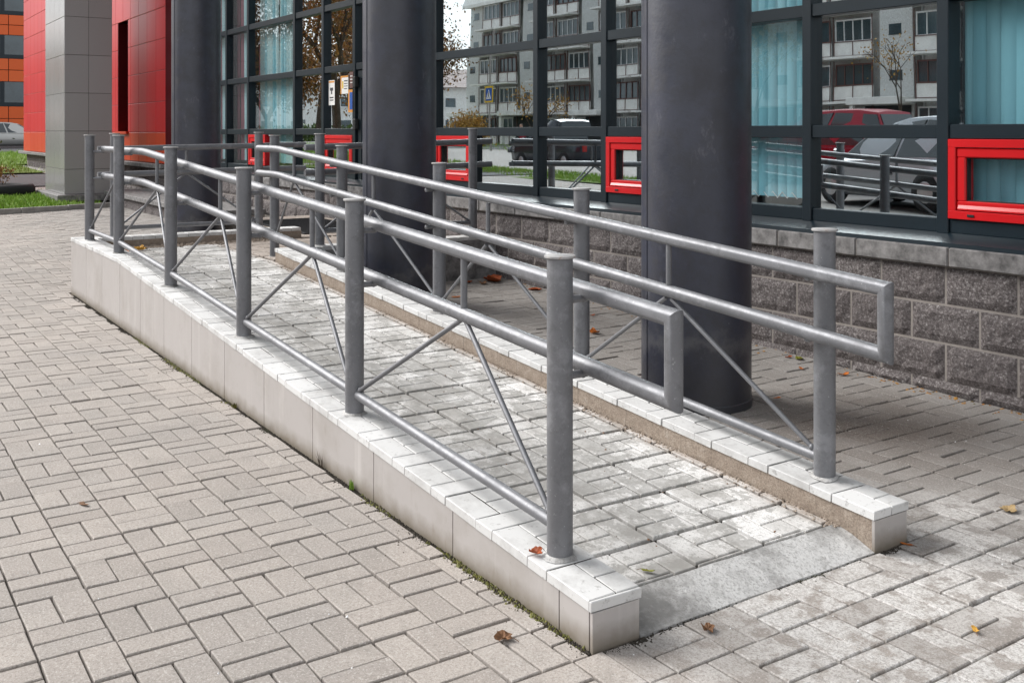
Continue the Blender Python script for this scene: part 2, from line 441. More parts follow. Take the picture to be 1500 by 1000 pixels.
M = dict(paver=m_paver(), joint=m_joint(), slab=m_slab(), cap=m_cap(), groove=m_groove(), tile=m_walltile(), plaster=m_plaster(),
         cement=m_cement(), metal=m_metal(), plate=m_plate(), column=m_column(), stone=m_stone(),
         mortar=m_simple('pale_mortar', (.30, .27, .245), .9, spec=.2, scale=30, bump=.5),
         coping=m_simple('grey_coping_stone', (.20, .192, .187), .8, spec=.3, var=.55, scale=16, bump=.4),
         frame=m_simple('slate_blue_aluminium', (.010, .019, .026), .36, 0, .38, .12, 3),
         gasket=m_simple('black_gasket', (.006, .007, .008), .6),
         red=m_simple('red_window_profile', (.62, .008, .012), .32, 0, .5, .06, 3),
         glass=m_glass('facade_glass', (.80, .88, .90), .60),
         glass_clear=m_glass('blind_pane_glass', (.97, .99, .99), .045),
         teal=m_panel('teal_blind_fabric', (.24, .55, .65), (.34, .65, .74), .8, .2),
         greyteal=m_panel('pale_blind_fabric', (.40, .62, .66), (.52, .73, .76), .8, .2),
         wine=m_panel('wine_wing_reflection', (.16, .012, .03), (.42, .16, .20), .8, .2),  # dark red of the wing's reflection, put on added slats
         cream=m_panel('cream_curtain', (.52, .43, .25), (.60, .52, .33), .85, .2),
         redpanel=m_panel('red_cassette', (.60, .022, .028), (.66, .03, .036), .30, .4),
         redlow=m_panel('orange_red_cassette', (.62, .060, .022), (.66, .075, .03), .34, .32),
         redshade=m_simple('shaded_red_cassette', (.15, .003, .006), .3, 0, .5, .08, 2),  # cassette red darkened to carry the shade of the turned end
         greytile=m_panel('grey_granite_tile', (.34, .335, .33), (.37, .365, .36), .2, .7, (.20, .195, .19)),
         orange=m_panel('orange_cassette', (.72, .115, .018), (.75, .13, .025), .4, .4),
         white=m_simple('white_upvc', (.78, .78, .77), .35), dark=m_simple('dark_room', (.03, .032, .034), .8),
         room=m_simple('office_wall', (.24, .25, .24), .9), rubber=m_simple('black_rubber', (.018, .018, .02), .7, 0, .3, .2, 20),
         mat=m_simple('ribbed_doormat', (.045, .045, .047), .95, 0, .1, .3, 60, .8),
         asphalt=m_simple('asphalt', (.075, .075, .078), .9, 0, .3, .2, 8, .5),
         soil=m_simple('lawn_soil', (.11, .16, .035), .95, 0, .1, .4, 3, .4),
         kerb=m_simple('kerb_concrete', (.30, .285, .265), .85, 0, .3, .25, 8, .4),
         bark=m_simple('bark', (.085, .065, .05), .9, 0, .2, .35, 6, .8),
         render=m_simple('exposed_aggregate', (.82, .81, .78), .9, 0, .2, .12, 3, .5),
         panel=m_simple('white_balcony_panel', (.80, .78, .74), .7, 0, .3, .12, 1.5),
         aggr=m_simple('dark_aggregate', (.58, .58, .56), .95, 0, .2, .25, 14, .8),
         brownfr=m_simple('brown_steel', (.13, .055, .045), .6), pane=m_simple('far_window_glass', (.05, .075, .085), .08, 0, .9, .3, .7),
         chrome=m_simple('silver_car_paint', (.44, .44, .42), .28, .5, .5, .04, 1), redcar=m_simple('red_car_paint', (.33, .012, .03), .22, .3, .6, .04, 1),
         blackcar=m_simple('dark_car_paint', (.018, .024, .035), .2, .2, .6, .1, 1), bluecar=m_simple('pale_blue_car_paint', (.40, .43, .46), .3, .4, .5, .04, 1),
         carglass=m_simple('car_glass', (.02, .03, .035), .06, 0, .8, .1, 1), tyre=m_simple('tyre_rubber', (.016, .016, .017), .8, 0, .3, .15, 12),
         alloy=m_simple('alloy_rim', (.42, .42, .43), .35, .8), lampred=m_simple('tail_lamp', (.35, .01, .01), .2), lampw=m_simple('head_lamp', (.75, .76, .76), .15),
         signblue=m_simple('sign_blue', (.01, .10, .42), .45), signyellow=m_simple('sign_yellow', (.75, .50, .02), .45), signwhite=m_simple('sign_white', (.8, .8, .8), .45),
         paper=m_simple('paper', (.78, .77, .74), .7, var=.03), ink=m_simple('ink', (.03, .03, .035), .7), inkorange=m_simple('ink_orange', (.72, .30, .04), .6),
         inkblue=m_simple('ink_blue', (.03, .06, .25), .6), skin=m_simple('lamp_globe', (.8, .74, .62), .4, var=.03))
M['grass'] = m_leafy('grass_blade', [(.16, .30, .03), (.24, .40, .05), (.32, .44, .09), (.11, .22, .03)])
M['moss'] = m_leafy('moss', [(.14, .14, .03), (.08, .085, .02), (.20, .19, .045), (.07, .055, .03), (.05, .04, .025)])
M['autumn'] = m_leafy('autumn_leaf', [(.30, .13, .03), (.22, .10, .035), (.40, .20, .04), (.16, .085, .04), (.10, .09, .03)])
M['yellowleaf'] = m_leafy('yellow_leaf', [(.46, .26, .04), (.36, .18, .03), (.50, .32, .08)])
M['greenleaf'] = m_leafy('green_leaf', [(.06, .10, .02), (.09, .14, .03), (.12, .16, .04)])
M['leaf_orange'] = m_simple('fallen_orange_leaf', (.46, .13, .02), .6, 0, .3, .35, 60)
M['leaf_yellow'] = m_simple('fallen_yellow_leaf', (.60, .33, .06), .6, 0, .3, .25, 60)
M['leaf_tan'] = m_simple('fallen_tan_leaf', (.34, .24, .12), .7, 0, .3, .4, 60)
M['leaf_brown'] = m_simple('fallen_brown_leaf', (.17, .085, .04), .7, 0, .3, .5, 60)
M['leaf_green'] = m_simple('fallen_green_leaf', (.22, .22, .03), .6, 0, .3, .5, 50)
M['leaf_rust'] = m_simple('fallen_rust_leaf', (.34, .075, .02), .6, 0, .3, .45, 50)

# ------------------------------------------------------------------ pavement
PAVE_OUT = 2.0
def in_view(x, y, z, mx_=110):
    d = depth_of(x, y)
    if d < .9: return False
    u, v = pix(x, y, z)
    return -mx_ < u < 1500+mx_ and v < 1000+mx_*.9
def axis(vals):
    return sorted(set(round(v, 3) for v in vals))
gx = axis([-900, -400, -200, -100, -60, -45, -36, -28]+[-28+k*1.5 for k in range(13)]+[-10+k*.5 for k in range(30)]+[5, 8, 12, 20, 40, 100, 300])
gy = axis([-400, -150, -70, -30, -15, -8, -4, -3, -2.5, -2, -1.5, -1, -.5, 0, .25, .5, .75, 1, 1.3, 1.45, 1.6, 1.75, 1.9, 2.2, 3, 4, 6, 12, 30, 100, 400])
gv = [(x, y, ground_z(x, y)-.016) for x in gx for y in gy]
ny = len(gy)
gf = [(i*ny+j, (i+1)*ny+j, (i+1)*ny+j+1, i*ny+j+1) for i in range(len(gx)-1) for j in range(ny-1)]
def m_ground():
    # the joint bed near the ramp; far off, where no block can be told apart, the paved colour takes over
    t = NT('paving_bed'); P = t.sep(t.pos())
    n = t.noise(60, 5, .7)
    near = t.ramp(n, [(.3, (.030, .026, .021)), (.7, (.085, .075, .062))])
    near = t.mix(t.ramp(t.noise(2.3, 4), [(.55, 0.0), (.72, .5)]), near, (.07, .085, .03))
    far = t.ramp(t.noise(3, 5), [(.3, (.27, .25, .235)), (.7, (.33, .31, .29))])
    wx = t.math('ADD', P[0], t.math('MULTIPLY', t.math('SUBTRACT', t.noise(1, 1), .5), .01))
    f = t.math('LESS_THAN', P[0], -17.0)
    f2 = t.math('LESS_THAN', P[1], -6.0)
    f = t.math('MAXIMUM', f, f2)
    t.bump(n, .6, .008)
    return t.set(t.mix(f, near, far), .93, spec=.15)
pavement = link('pavement', mesh('pavement', gv, gf, m_ground(), True)); tag(pavement, kind='structure')
J = .0070     # joint width
# what already stands on the ground: ramp, platform
def blocked(x0, x1, y0, y1):
    """share of a brick under the ramp body etc.; returns clipped rect or None"""
    cx = (x0+x1)/2
    wa, wb_ = WY(cx)-.012, WY(cx)+1.40
    if cx < .60 and cx > -6.95:
        if y0 >= wa and y1 <= wb_: return None
        if y0 < wa < y1:
            if wa-y0 < .02: return None
            y1 = wa
        elif y0 < wb_ < y1:
            if y1-wb_ < .02: return None
            y0 = wb_
    if -9.3 < cx < -5.05 and y1 > 2.66: return None
    if -6.95 < cx < -5.05 and y1 > .6: return None
    if y0 > 3.80: return None
    if y1 > 3.80: y1 = 3.80
    return x0, x1, y0, y1
bricks = []
for i in range(-88, 32):
    for j in range(-31, 20):
        x0, x1, y0, y1 = i*.2, (i+1)*.2, j*.2, (j+1)*.2
        xc, yc = x0+.1, y0+.1
        if (i+j) % 2 == 0: cells = [(x0, x0+.1, y0, y1), (x0+.1, x1, y0, y1)]
        else: cells = [(x0, x1, y0, y0+.1), (x0, x1, y0+.1, y1)]
        for c in cells:
            r = blocked(*c)
            if r: bricks.append(r)
def rank(c):
    x, y = (c[0]+c[1])/2, (c[2]+c[3])/2; z = ground_z(x, y); u, v = pix(x, y, z); d = depth_of(x, y)
    inside = d > .5 and 0 <= u <= 1500 and 0 < v <= 1000
    # bricks hidden behind the ramp count last
    hid = 0
    if y > 1.9 and u < 700: hid = 1
    return (0 if inside and not hid else 1, d)
bricks.sort(key=rank)
BR_H = .05
shared = {}
def brick_mesh(lx, ly):
    k = (round(lx, 2), round(ly, 2))
    if k not in shared:
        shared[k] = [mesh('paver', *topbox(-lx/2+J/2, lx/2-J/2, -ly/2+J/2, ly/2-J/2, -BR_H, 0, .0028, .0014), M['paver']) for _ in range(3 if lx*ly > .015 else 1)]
    return random.choice(shared[k])
stuff_shapes = []
for n_, c in enumerate(bricks):
    x, y = (c[0]+c[1])/2, (c[2]+c[3])/2; lx, ly = c[1]-c[0], c[3]-c[2]
    z = ground_z(x, y)+random.gauss(0, .0017)
    sx = (ground_z(x+.1, y)-ground_z(x-.1, y))/.2
    sy = (ground_z(x, y+.05)-ground_z(x, y-.05))/.1
    rot = (math.atan(sy)+random.gauss(0, .007), -math.atan(sx)+random.gauss(0, .007), random.gauss(0, .007))
    if n_ < 300:
        o = link('paver', brick_mesh(lx, ly), pavement, (x, y, z), rot)
    else:
        mm = Matrix.Translation((x, y, z)) @ Euler(rot).to_matrix().to_4x4()
        v, f = topbox(-lx/2+J/2, lx/2-J/2, -ly/2+J/2, ly/2-J/2, -BR_H, 0, .0028, .0014)
        stuff_shapes.append(([tuple(mm @ Vector(p)) for p in v], f))
v, f = join(*stuff_shapes)
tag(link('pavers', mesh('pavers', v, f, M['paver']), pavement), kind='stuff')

# ------------------------------------------------------------------ wheelchair ramp with landing
ramp = thing('wheelchair_ramp', 'long paved wheelchair ramp with two low white-topped kerbs climbing from the pavement', 'ramp', (-2.5, 1.1, 0))
# core under the slabs: wedge, landing and entrance platform
def strip(prof, t0, t1, z0=-.02):
    """solid between two t values following an x,z profile (x descending)"""
    V = []
    for x, z in prof:
        V += [R(x, t0, z0), R(x, t1, z0), R(x, t1, z), R(x, t0, z)]
    Fc = [(0, 1, 2, 3), tuple(4*(len(prof)-1)+k for k in (3, 2, 1, 0))]
    for k in range(len(prof)-1):
        a, b = 4*k, 4*(k+1)
        for i in range(4):
            j = (i+1) % 4; Fc.append((a+i, b+i, b+j, a+j))
    return V, Fc
ZL = z_floor(-6)
T_IN, T_OUT, T_BK = .172, 1.215, 1.395
G = .014   # groove depth below slab tops
part('ramp_bed', *join(strip([(.43, z_floor(.43)-G), (-5.15, ZL-G), (-6.76, ZL-G)], T_IN, T_OUT)), M['groove'], ramp)
platform = thing('entrance_platform', 'raised paved platform at the top of the ramp before the entrance', 'platform', (-6.6, 2.9, 0))
part('platform_bed', *join(box(-6.78, -5.05, 1.24+.471+.05, 3.795, 0, ZL-G), box(-9.3, -6.779, 2.66, 3.795, 0, ZL-G-.001)), M['groove'], platform)
# foot wedge of trowelled cement
fw = []
nseg = 14
for k in range(nseg+1):
    t = T_IN+(T_OUT-T_IN)*k/nseg; j = random.uniform(-.006, .006)
    fw += [R(.597+j*.4, t, -.01), R(.597+j*.4, t, .0005+random.uniform(0, .0025)), R(.50, t, .033+random.uniform(-.002, .002)), R(.434+j*.5, t, z_floor(.43)-.002), R(.43, t, -.01)]
ff = []
for k in range(nseg):
    a, b = 5*k, 5*(k+1)
    for i in range(5): ff.append((a+i, b+i, b+(i+1) % 5, a+(i+1) % 5))
ff += [(0, 1, 2, 3, 4), tuple(5*nseg+i for i in (4, 3, 2, 1, 0))]
autosmooth(part('foot_wedge', fw, ff, M['cement'], ramp), 50)

# 300 mm slabs, each a pinwheel of four blocks round a small square
JW, GW = .018, .0088
def pinwheel(x0, x1, y0, y1, cx0, cx1, cy0, cy1, thick, cc=.0022, GW=GW):
    """pinwheel blocks of the slab x0..y1, clipped to the window cx0..cy1, z top = 0"""
    ax, ay = (x1-x0)/3, (y1-y0)/3; sh = []
    for a, b, c_, d in ((0, 2, 0, 1), (2, 3, 0, 2), (1, 3, 2, 3), (0, 1, 1, 3), (1, 2, 1, 2)):
        p, q, r, s = x0+a*ax, x0+b*ax, y0+c_*ay, y0+d*ay
        p, q, r, s = max(p, cx0), min(q, cx1), max(r, cy0), min(s, cy1)
        if q-p < .011 or s-r < .011: continue
        sh.append(topbox(p+GW/2, q-GW/2, r+GW/2, s-GW/2, -thick, random.uniform(-.0015, 0), cc, .0018))
    return join(*sh)
slab_cache = {}
def slab(parent, name, xa, xb, ta, tb, zfun, mat, thick=.016, flip=False, cut=None, yabs=False):
    """a slab spanning x xa..xb (full) and t ta..tb (full) clipped to cut=(x0,x1,t0,t1)"""
    c = cut or (xa, xb, ta, tb)
    key = (round(xb-xa, 3), round(tb-ta, 3), tuple(round(v, 3) for v in (c[0]-xa, xb-c[1], c[2]-ta, tb-c[3])), mat.name, thick, random.randrange(3))
    if key not in slab_cache:
        hx, hy = (xb-xa)/2, (tb-ta)/2; mxc, mtc = (xa+xb)/2, (ta+tb)/2
        cap_ = mat is M['cap']; gw = .0042 if cap_ else GW
        g = .0006 if cap_ else (JW-GW)/2
        v, f = pinwheel(-hx, hx, -hy, hy, c[0]-mxc+g, c[1]-mxc-g, c[2]-mtc+g, c[3]-mtc-g, thick, GW=gw)
        slab_cache[key] = mesh(name, v, f, mat) if f else None
    if slab_cache[key] is None: return
    xm, tm = (xa+xb)/2, (ta+tb)/2
    sl = (zfun(xb)-zfun(xa))/(xb-xa)
    y = tm if yabs else WY(xm)+tm
    return link(name, slab_cache[key], parent, (xm, y, (zfun(xa)+zfun(xb))/2+random.gauss(0, .0008)),
                (random.gauss(0, .003), -math.atan(sl)+random.gauss(0, .002), -.009 if not yabs else 0))
tj = [-.04, .26, .56, .865, 1.165, 1.465]
xj = [.51-.3*k for k in range(25)]
for a in range(len(xj)-1):
    x1, x0 = xj[a], xj[a+1]
    for b in range(len(tj)-1):
        t0, t1 = tj[b], tj[b+1]
        cut = (max(x0, -6.75), min(x1, .432), max(t0, T_IN+.003), min(t1, T_OUT-.003))
        if cut[1]-cut[0] < .03 or cut[3]-cut[2] < .03: continue
        slab(ramp, 'paving_slab', x0, x1, t0, t1, z_floor, M['slab'], cut=cut)
zl = lambda x: ZL
yj = [1.465+.471+.05+.3*k for k in range(-1, 7)]
for a in range(18, len(xj)-1):
    for b in range(len(yj)-1):
        cut = (max(xj[a+1], -6.77), min(xj[a], -5.23), max(yj[b], 1.76), min(yj[b+1], 3.79))
        if cut[1]-cut[0] < .03 or cut[3]-cut[2] < .03: continue
        slab(platform, 'paving_slab', xj[a+1], xj[a], yj[b], yj[b+1], zl, M['slab'], cut=cut, yabs=True)
for a in range(9):
    x1 = -6.78-.3*a
    for b in range(4):
        y0 = 2.66+.3*b; cut = (max(x1-.3, -9.29), x1, y0, min(y0+.3, 3.79))
        if cut[1]-cut[0] < .03 or cut[3]-cut[2] < .03: continue
        slab(platform, 'paving_slab', x1-.3, x1, y0, y0+.3, zl, M['slab'], cut=cut, yabs=True)

CAP_T = .030
def kerb_wall(t0, t1, xs, label, outer_tiles, parent, end_tile=True):
    prof = [(xs[0], z_cap(xs[0])-CAP_T)]+([(X_CREST, z_cap(X_CREST)-CAP_T)] if xs[1] < X_CREST-.1 else [])+[(xs[1], z_cap(xs[1])-CAP_T)]
    k = part('kerb_wall', *strip(prof, t0+(.012 if outer_tiles else .002), t1-.006), M['plaster'], parent); k['label'] = label
    BASES[k.name] = BASES[k.name]
    if outer_tiles:
        seams = [xs[0]-.002, .44]+[.44-.612*n for n in range(1, 13)]
        seams = [s for s in seams if s > xs[1]+.1]+[xs[1]]
        for a, b in zip(seams[:-1], seams[1:]):
            g = .0028; pr = [(a-g, z_cap(a-g)-CAP_T-.002)]
            if b < X_CREST < a: pr.append((X_CREST, z_cap(X_CREST)-CAP_T-.002))
            pr.append((b+g, z_cap(b+g)-CAP_T-.002))
            part('wall_tile', *strip(pr, t0, t0+.011, -.02), M['tile'], k)
    if end_tile:
        x = xs[0]+.0005; z = z_cap(xs[0])-CAP_T-.003
        v = [R(x, t0+.0005, -.02), R(x, t1-.004, -.02), R(x, t1-.004, z), R(x, t0+.0005, z)]
        v += [(p[0]+.011, p[1], p[2]) for p in v]
        part('end_tile', v, [(0, 3, 2, 1), (4, 5, 6, 7), (0, 1, 5, 4), (1, 2, 6, 5), (2, 3, 7, 6), (3, 0, 4, 7)], M['tile'], k)
    return k
kA = kerb_wall(0, T_IN, (X_END-.006, X_FAR), 'street-side kerb wall clad in beige tiles', True, ramp)
kB = kerb_wall(T_OUT, T_BK, (X_END-.006, -5.14), 'bare plastered kerb wall on the building side', False, ramp)
def cap_run(k, t0, t1, x_start, x_end, first, flip=False):
    """cut pinwheel slabs laid along the top; first = x of a full slab boundary"""
    x = first
    while x < x_start: x += .3
    while x > x_end+.02:
        a, b = x-.3, x
        c0, c1 = max(a, x_end), min(b, x_start)
        pts = [(c0, c1)]
        if c0 < X_CREST < c1-.02: pts = [(c0, X_CREST), (X_CREST, c1)]
        for p, q in pts:
            if q-p < .02: continue
            ta = t0 if not flip else t1-.3
            zf = lambda xx: z_cap(xx)+.002
            # thin bed of the slab: sides of the cut show below the grooves
            slab(k, 'coping_slab', a, b, ta, ta+.3, (lambda xx, p=p, q=q: z_cap(p)+(xx-p)*(z_cap(q)-z_cap(p))/(q-p)), M['cap'], thick=CAP_T, cut=(p, q, t0, t1))
        x -= .3
# beds closing the grooves of the coping
for k, t0, t1, xe in ((kA, 0, T_IN, X_FAR), (kB, T_OUT, T_BK, -5.14)):
    pr = [(.580, z_cap(.580)-.004)]+([(X_CREST, z_cap(X_CREST)-.004)] if xe < X_CREST-.1 else [])+[(xe-.004, z_cap(xe)-.004)]
    V = []
    for x, z in pr:
        V += [R(x, t0+.010, z-CAP_T+.004), R(x, t1-.010, z-CAP_T+.004), R(x, t1-.010, z), R(x, t0+.010, z)]
    Fc = [(0, 1, 2, 3), tuple(4*(len(pr)-1)+i for i in (3, 2, 1, 0))]
    for n in range(len(pr)-1):
        for i in range(4): Fc.append((4*n+i, 4*n+4+i, 4*n+4+(i+1) % 4, 4*n+(i+1) % 4))
    part('coping_bed', V, Fc, M['groove'], k)
cap_run(kA, -.006, T_IN+.006, .599, X_FAR-.005, .384)
cap_run(kB, T_OUT-.006, T_BK+.006, .599, -5.145, .42)
# low kerbs across the far end of the landing and along the platform edge
def cross_kerb(parent, xa, xb, ya, yb, zt, label, z0=0):
    k = part('kerb_wall', *box(xa, xb, ya, yb, z0, zt-CAP_T), M['plaster'], parent); k['label'] = label
    y = ya
    while y < yb-.03:
        q = min(y+.3, yb); sh = []
        for a, b, c_, d in ((0, 2, 0, 1), (2, 3, 0, 2), (0, 1, 1, 2), (1, 2, 1, 2)):
            p0, p1 = y+a*.1, min(y+b*.1, q); r0 = xa-.004+c_*.1; r1 = min(xa-.004+d*.1, xb+.004)
            if p1-p0 < .02 or r1-r0 < .02: continue
            sh.append(topbox(r0+.002, r1-.002, p0+.002, p1-.002, zt-CAP_T, zt+random.uniform(-.001, .001), .0035, .0008))
        part('coping_slab', *join(*sh), M['cap'], k)
        y += .3
    part('coping_bed', *box(xa+.008, xb-.008, ya, yb, zt-CAP_T, zt-.005), M['groove'], k)
    return k
ZC = z_cap(X_CREST)
cross_kerb(ramp, -6.93, -6.76, WY(-6.9)+T_IN+.006, 2.62, ZC-.004, 'low kerb across the far end of the landing')
ck = cross_kerb(platform, -5.225, -5.05, 1.90, 3.79, ZC-.002, 'low kerb along the open edge of the platform')
part('edge_facing', *box(-5.049, -5.038, 1.90, 3.79, 0, ZC-CAP_T-.004), M['coping'], ck)

# ------------------------------------------------------------------ railings
PR, HR, BRR, SR = .0395, .0265, .0195, .0095
def weld(p, r):
    v, f = lathe([(r*.3, -r*.9), (r*.95, -r*.4), (r, .1*r), (r*.7, .75*r), (r*.15, r)], 8)
    return [(a[0]+p[0], a[1]+p[1], a[2]+p[2]) for a in v], f
def railing(name, label, posts, up, lo, rail_off, base_h, ext0, ext1, loop, along='x', bottom_h=.085, vsides=True, group=None):
    """posts: list of (x,y,zbase,ztop); up/lo: functions of the running coordinate; rail_off: (dx,dy) from post axis to handrail axis"""
    b = posts[0]
    T = thing(name, label, 'railing', (b[0], b[1], b[2]))
    ax = 0 if along == 'x' else 1
    for x, y, z0, z1 in posts:
        p = autosmooth(part('post', *lathe([(PR, z0-.01), (PR, z1)], 24, x, y), M['metal'], T))
        autosmooth(part('post_cap', *lathe([(.045, z1-.001), (.0475, z1+.0005), (.0475, z1+.006), (.0455, z1+.0075)], 24, x, y), M['plate'], p))
        rr = [random.uniform(.046, .066) for _ in range(14)]
        cv = [(x, y, z0+.006)]+[(x+.041*math.cos(k*.4488), y+.041*math.sin(k*.4488), z0+.0075) for k in range(14)]+[(x+rr[k]*math.cos(k*.4488), y+rr[k]*math.sin(k*.4488), z0+.0005-.0615*rr[k]*math.cos(k*.4488)*(1 if along == 'x' else 0)) for k in range(14)]
        part('mortar_collar', cv, [(0, 1+k, 1+(k+1) % 14) for k in range(14)]+[(1+k, 15+k, 15+(k+1) % 14, 1+(k+1) % 14) for k in range(14)], M['cement'], p, True)
    def hp(c, zf):
        # point on the handrail axis for running coordinate c
        if along == 'x': return (c, WYpost(c)+rail_off[1], zf(c))
        return (posts[0][0]+rail_off[0], c, zf(c))
    def WYpost(x):
        (xa, ya), (xb, yb) = posts[0][:2], posts[-1][:2]
        return ya+(yb-ya)*(x-xa)/(xb-xa)
    def bend_pts():
        cs = [ext0]
        if along == 'x' and ext1 < X_CREST < ext0:
            cs += [X_CREST+.30, X_CREST+.18, X_CREST+.06, X_CREST-.06, X_CREST-.18] if ext1 < X_CREST-.3 else [X_CREST+.30, X_CREST+.18, X_CREST+.06, X_CREST-.06, X_CREST-.18]
            cs = [c for c in cs if c > ext1+.02]
        cs.append(ext1); return cs
    cs = bend_pts()
    U = [hp(c, up) for c in cs]; L = [hp(c, lo) for c in cs]
    if loop:
        autosmooth(part('handrail', *tube(list(reversed(U))+L, HR, 20), M['metal'], T), 35)
    else:
        autosmooth(part('handrail', *tube(U, HR, 20), M['metal'], T), 35)
        autosmooth(part('lower_handrail', *tube(L, HR, 20), M['metal'], T), 35)
    for x, y, z0, z1 in posts:
        for zf, nm in ((up, 'bracket'), (lo, 'bracket')):
            c = x if along == 'x' else y
            if along == 'x' and not (ext1-.05 <= c <= ext0): c = ext1
            q = hp(c, zf); dz = -.022
            s = Vector((x, y, q[2]+dz)); e = Vector((q[0], q[1], q[2]+dz))
            if along == 'x': e = Vector((q[0] if abs(q[0]-x) > .01 else x, q[1], q[2]+dz))
            br = autosmooth(part('bracket', *tube([s, e], .0125, 12), M['metal'], T))
            part('weld_bead', *weld(tuple(s+(e-s)*.88), .0155), M['metal'], br, True)
    for a, bq in zip(posts[:-1], posts[1:]):
        A = Vector((a[0], a[1], a[2]+bottom_h+base_h(a))); B = Vector((bq[0], bq[1], bq[2]+bottom_h+base_h(bq)))
        d = (B-A).normalized()
        autosmooth(part('bottom_rail', *tube([A+d*(PR-.012), B-d*(PR-.012)], BRR, 16), M['metal'], T))
        mid = (a[ax]+bq[ax])/2
        if along == 'x' and ext1 > mid: continue
        ql, qu = Vector(hp(mid, lo)), Vector(hp(mid, up))
        autosmooth(part('strut', *tube([ql+Vector((0, 0, HR*.6)), qu-Vector((0, 0, HR*.6))], .0125, 12), M['metal'], T))
        for P0, sg in ((A, 1), (B, -1)):
            s = P0+d*sg*(PR+.004)+Vector((0, 0, .018)); e = ql-Vector((0, 0, HR*.8))-d*sg*.016
            bb = autosmooth(part('brace', *tube([s, e], SR, 12), M['metal'], T))
            part('weld_bead', *weld(tuple(s+(e-s)*.02), .013), M['metal'], bb, True)
    return T
POST_H = .895
tA = .086
PA = [(x, WY(x)+tA, z_cap(x), z_cap(x)+POST_H+dh) for x, dh in ((.325, .0), (-1.148, -.002), (-2.56, .002), (-4.006, .004), (-5.49, .008), (-6.60, .006))]
up_ = lambda c: .14+.062*(.59-max(c, X_CREST))+.787
lo_ = lambda c: .14+.062*(.59-max(c, X_CREST))+.558
zero = lambda p: 0
railing('ramp_railing', 'grey tubular railing on the tiled street-side kerb, nearest the camera', PA, up_, lo_, (0, .1), zero, .72, -6.52, True)
tB = 1.315
PB = [(x, WY(x)+tB, z_cap(x), z_cap(x)+POST_H+dh) for x, dh in ((.301, .012), (-1.184, .002), (-2.61, .002), (-4.05, .002))]
PB.append((-5.45, WY(-5.45)+tB+.01, ZL-.005, ZC+.90))
upB = lambda c: .14+.062*(.59-max(c, X_CREST))+(.765 if c > -3 else .765+.034*min(1, (-3-c)/2))
loB = lambda c: .14+.062*(.59-max(c, X_CREST))+(.542 if c > -3 else .542+.05*min(1, (-3-c)/2))
railing('ramp_railing', 'grey tubular railing on the building-side kerb, along the columns', PB, upB, loB, (0, -.1), lambda p: .10 if p[0] < -5 else 0, .64, -5.56, True, bottom_h=.065)
PC = [(-6.85, .885, ZC-.004, ZC+.915), (-6.85, 2.22, ZC-.004, ZC+.925)]
railing('landing_railing', 'short grey railing across the far end of the landing', PC, lambda c: 1.262+.014*c, lambda c: 1.03+.014*c, (-.1, 0), zero, .76, 2.74, False, along='y', bottom_h=.075)
PD = [(-5.135, 2.12, ZC-.002, 1.408), (-5.135, 3.60, ZC-.002, 1.452)]
railing('platform_railing', 'short grey railing along the platform edge, half hidden behind a column', PD, lambda c: 1.25+.024*c, lambda c: 1.04+.024*c, (-.1, 0), zero, 2.03, 3.86, False, along='y', bottom_h=.12)

# ------------------------------------------------------------------ columns
for (x, y), lb, n in (((-1.157, 2.54), 'thick dark grey enamelled column nearest the camera, behind the right railing', 64), ((-4.362, 2.455), 'dark grey enamelled column in the middle, behind both railings', 48), ((-9.6, 2.44), 'dark grey enamelled column at the far end of the landing beside the red wall', 40)):
    g = ground_z(x, y); r = .286
    c = thing('column', lb, 'column', (x, y, g), 'dark round columns under the overhang')
    autosmooth(part('shaft', *lathe([(r+.004, g-.05), (r+.004, g+.03), (r, g+.035), (r, 6.22)], n, x, y), M['column'], c), 30)
    # weld seam of the steel casing, a flat strip up the side that faces the lawn
    a = math.atan2(CY0-y, CX0-x)-1.06
    sx, sy = x+math.cos(a)*(r-.002), y+math.sin(a)*(r-.002)
    autosmooth(part('seam', *tube([(sx, sy, g), (sx, sy, 6.2)], .007, 8), M['column'], c))

# ------------------------------------------------------------------ office building: stone base, glazed front, overhang
YG, YS = 3.97, 3.80          # glass plane, face of the stone base
XL, XR = -15.6, 3.0
office = thing('office_building', 'glass-fronted office building with slate frames, red vents and rough stone base', 'building', (-4, 4.0, 0))
# rough split-face blocks
sw = part('stone_base', *box(XL, XR, YS+.0135, YG+.12, -.05, .71), M['mortar'], office); sw['label'] = 'rough dark split-face block base with pale mortar'
def split_block(L, H, seed, nx=9, nz=5, amp=.022):
    V, Fc = [], []
    for i in range(nx+1):
        for k in range(nz+1):
            x = -L/2+L*i/nx; z = -H/2+H*k/nz
            e = min(i, nx-i, 1)*min(k, nz-k, 1)
            n1 = noise.noise(Vector((x*7+seed*9.1, z*9, seed))); n2 = noise.noise(Vector((x*26+seed*3.7, z*26, seed*2.3)))
            V.append((x, -(.006+e*(.012+amp*(.6*n1+.55*n2+.35)*.75)), z))
    for i in range(nx):
        for k in range(nz): Fc.append((i*(nz+1)+k, (i+1)*(nz+1)+k, (i+1)*(nz+1)+k+1, i*(nz+1)+k+1))
    # sides back to the mortar
    ring = [i*(nz+1) for i in range(nx+1)]+[nx*(nz+1)+k for k in range(1, nz+1)]+[i*(nz+1)+nz for i in range(nx-1, -1, -1)]+[k for k in range(nz-1, 0, -1)]
    o = len(V)
    for r_ in ring: V.append((V[r_][0], .03, V[r_][2]))
    n = len(ring)
    for k in range(n): Fc.append((ring[(k+1) % n], ring[k], o+k, o+(k+1) % n))
    return V, Fc
BL, BH = .412, .211
blocks = [mesh('block', *split_block(BL-.014, BH-.014, s), M['stone']) for s in range(7)]
thin = [mesh('block', *split_block(BL-.012, .075, s+11, 9, 2), M['stone']) for s in range(3)]
far_shapes = []
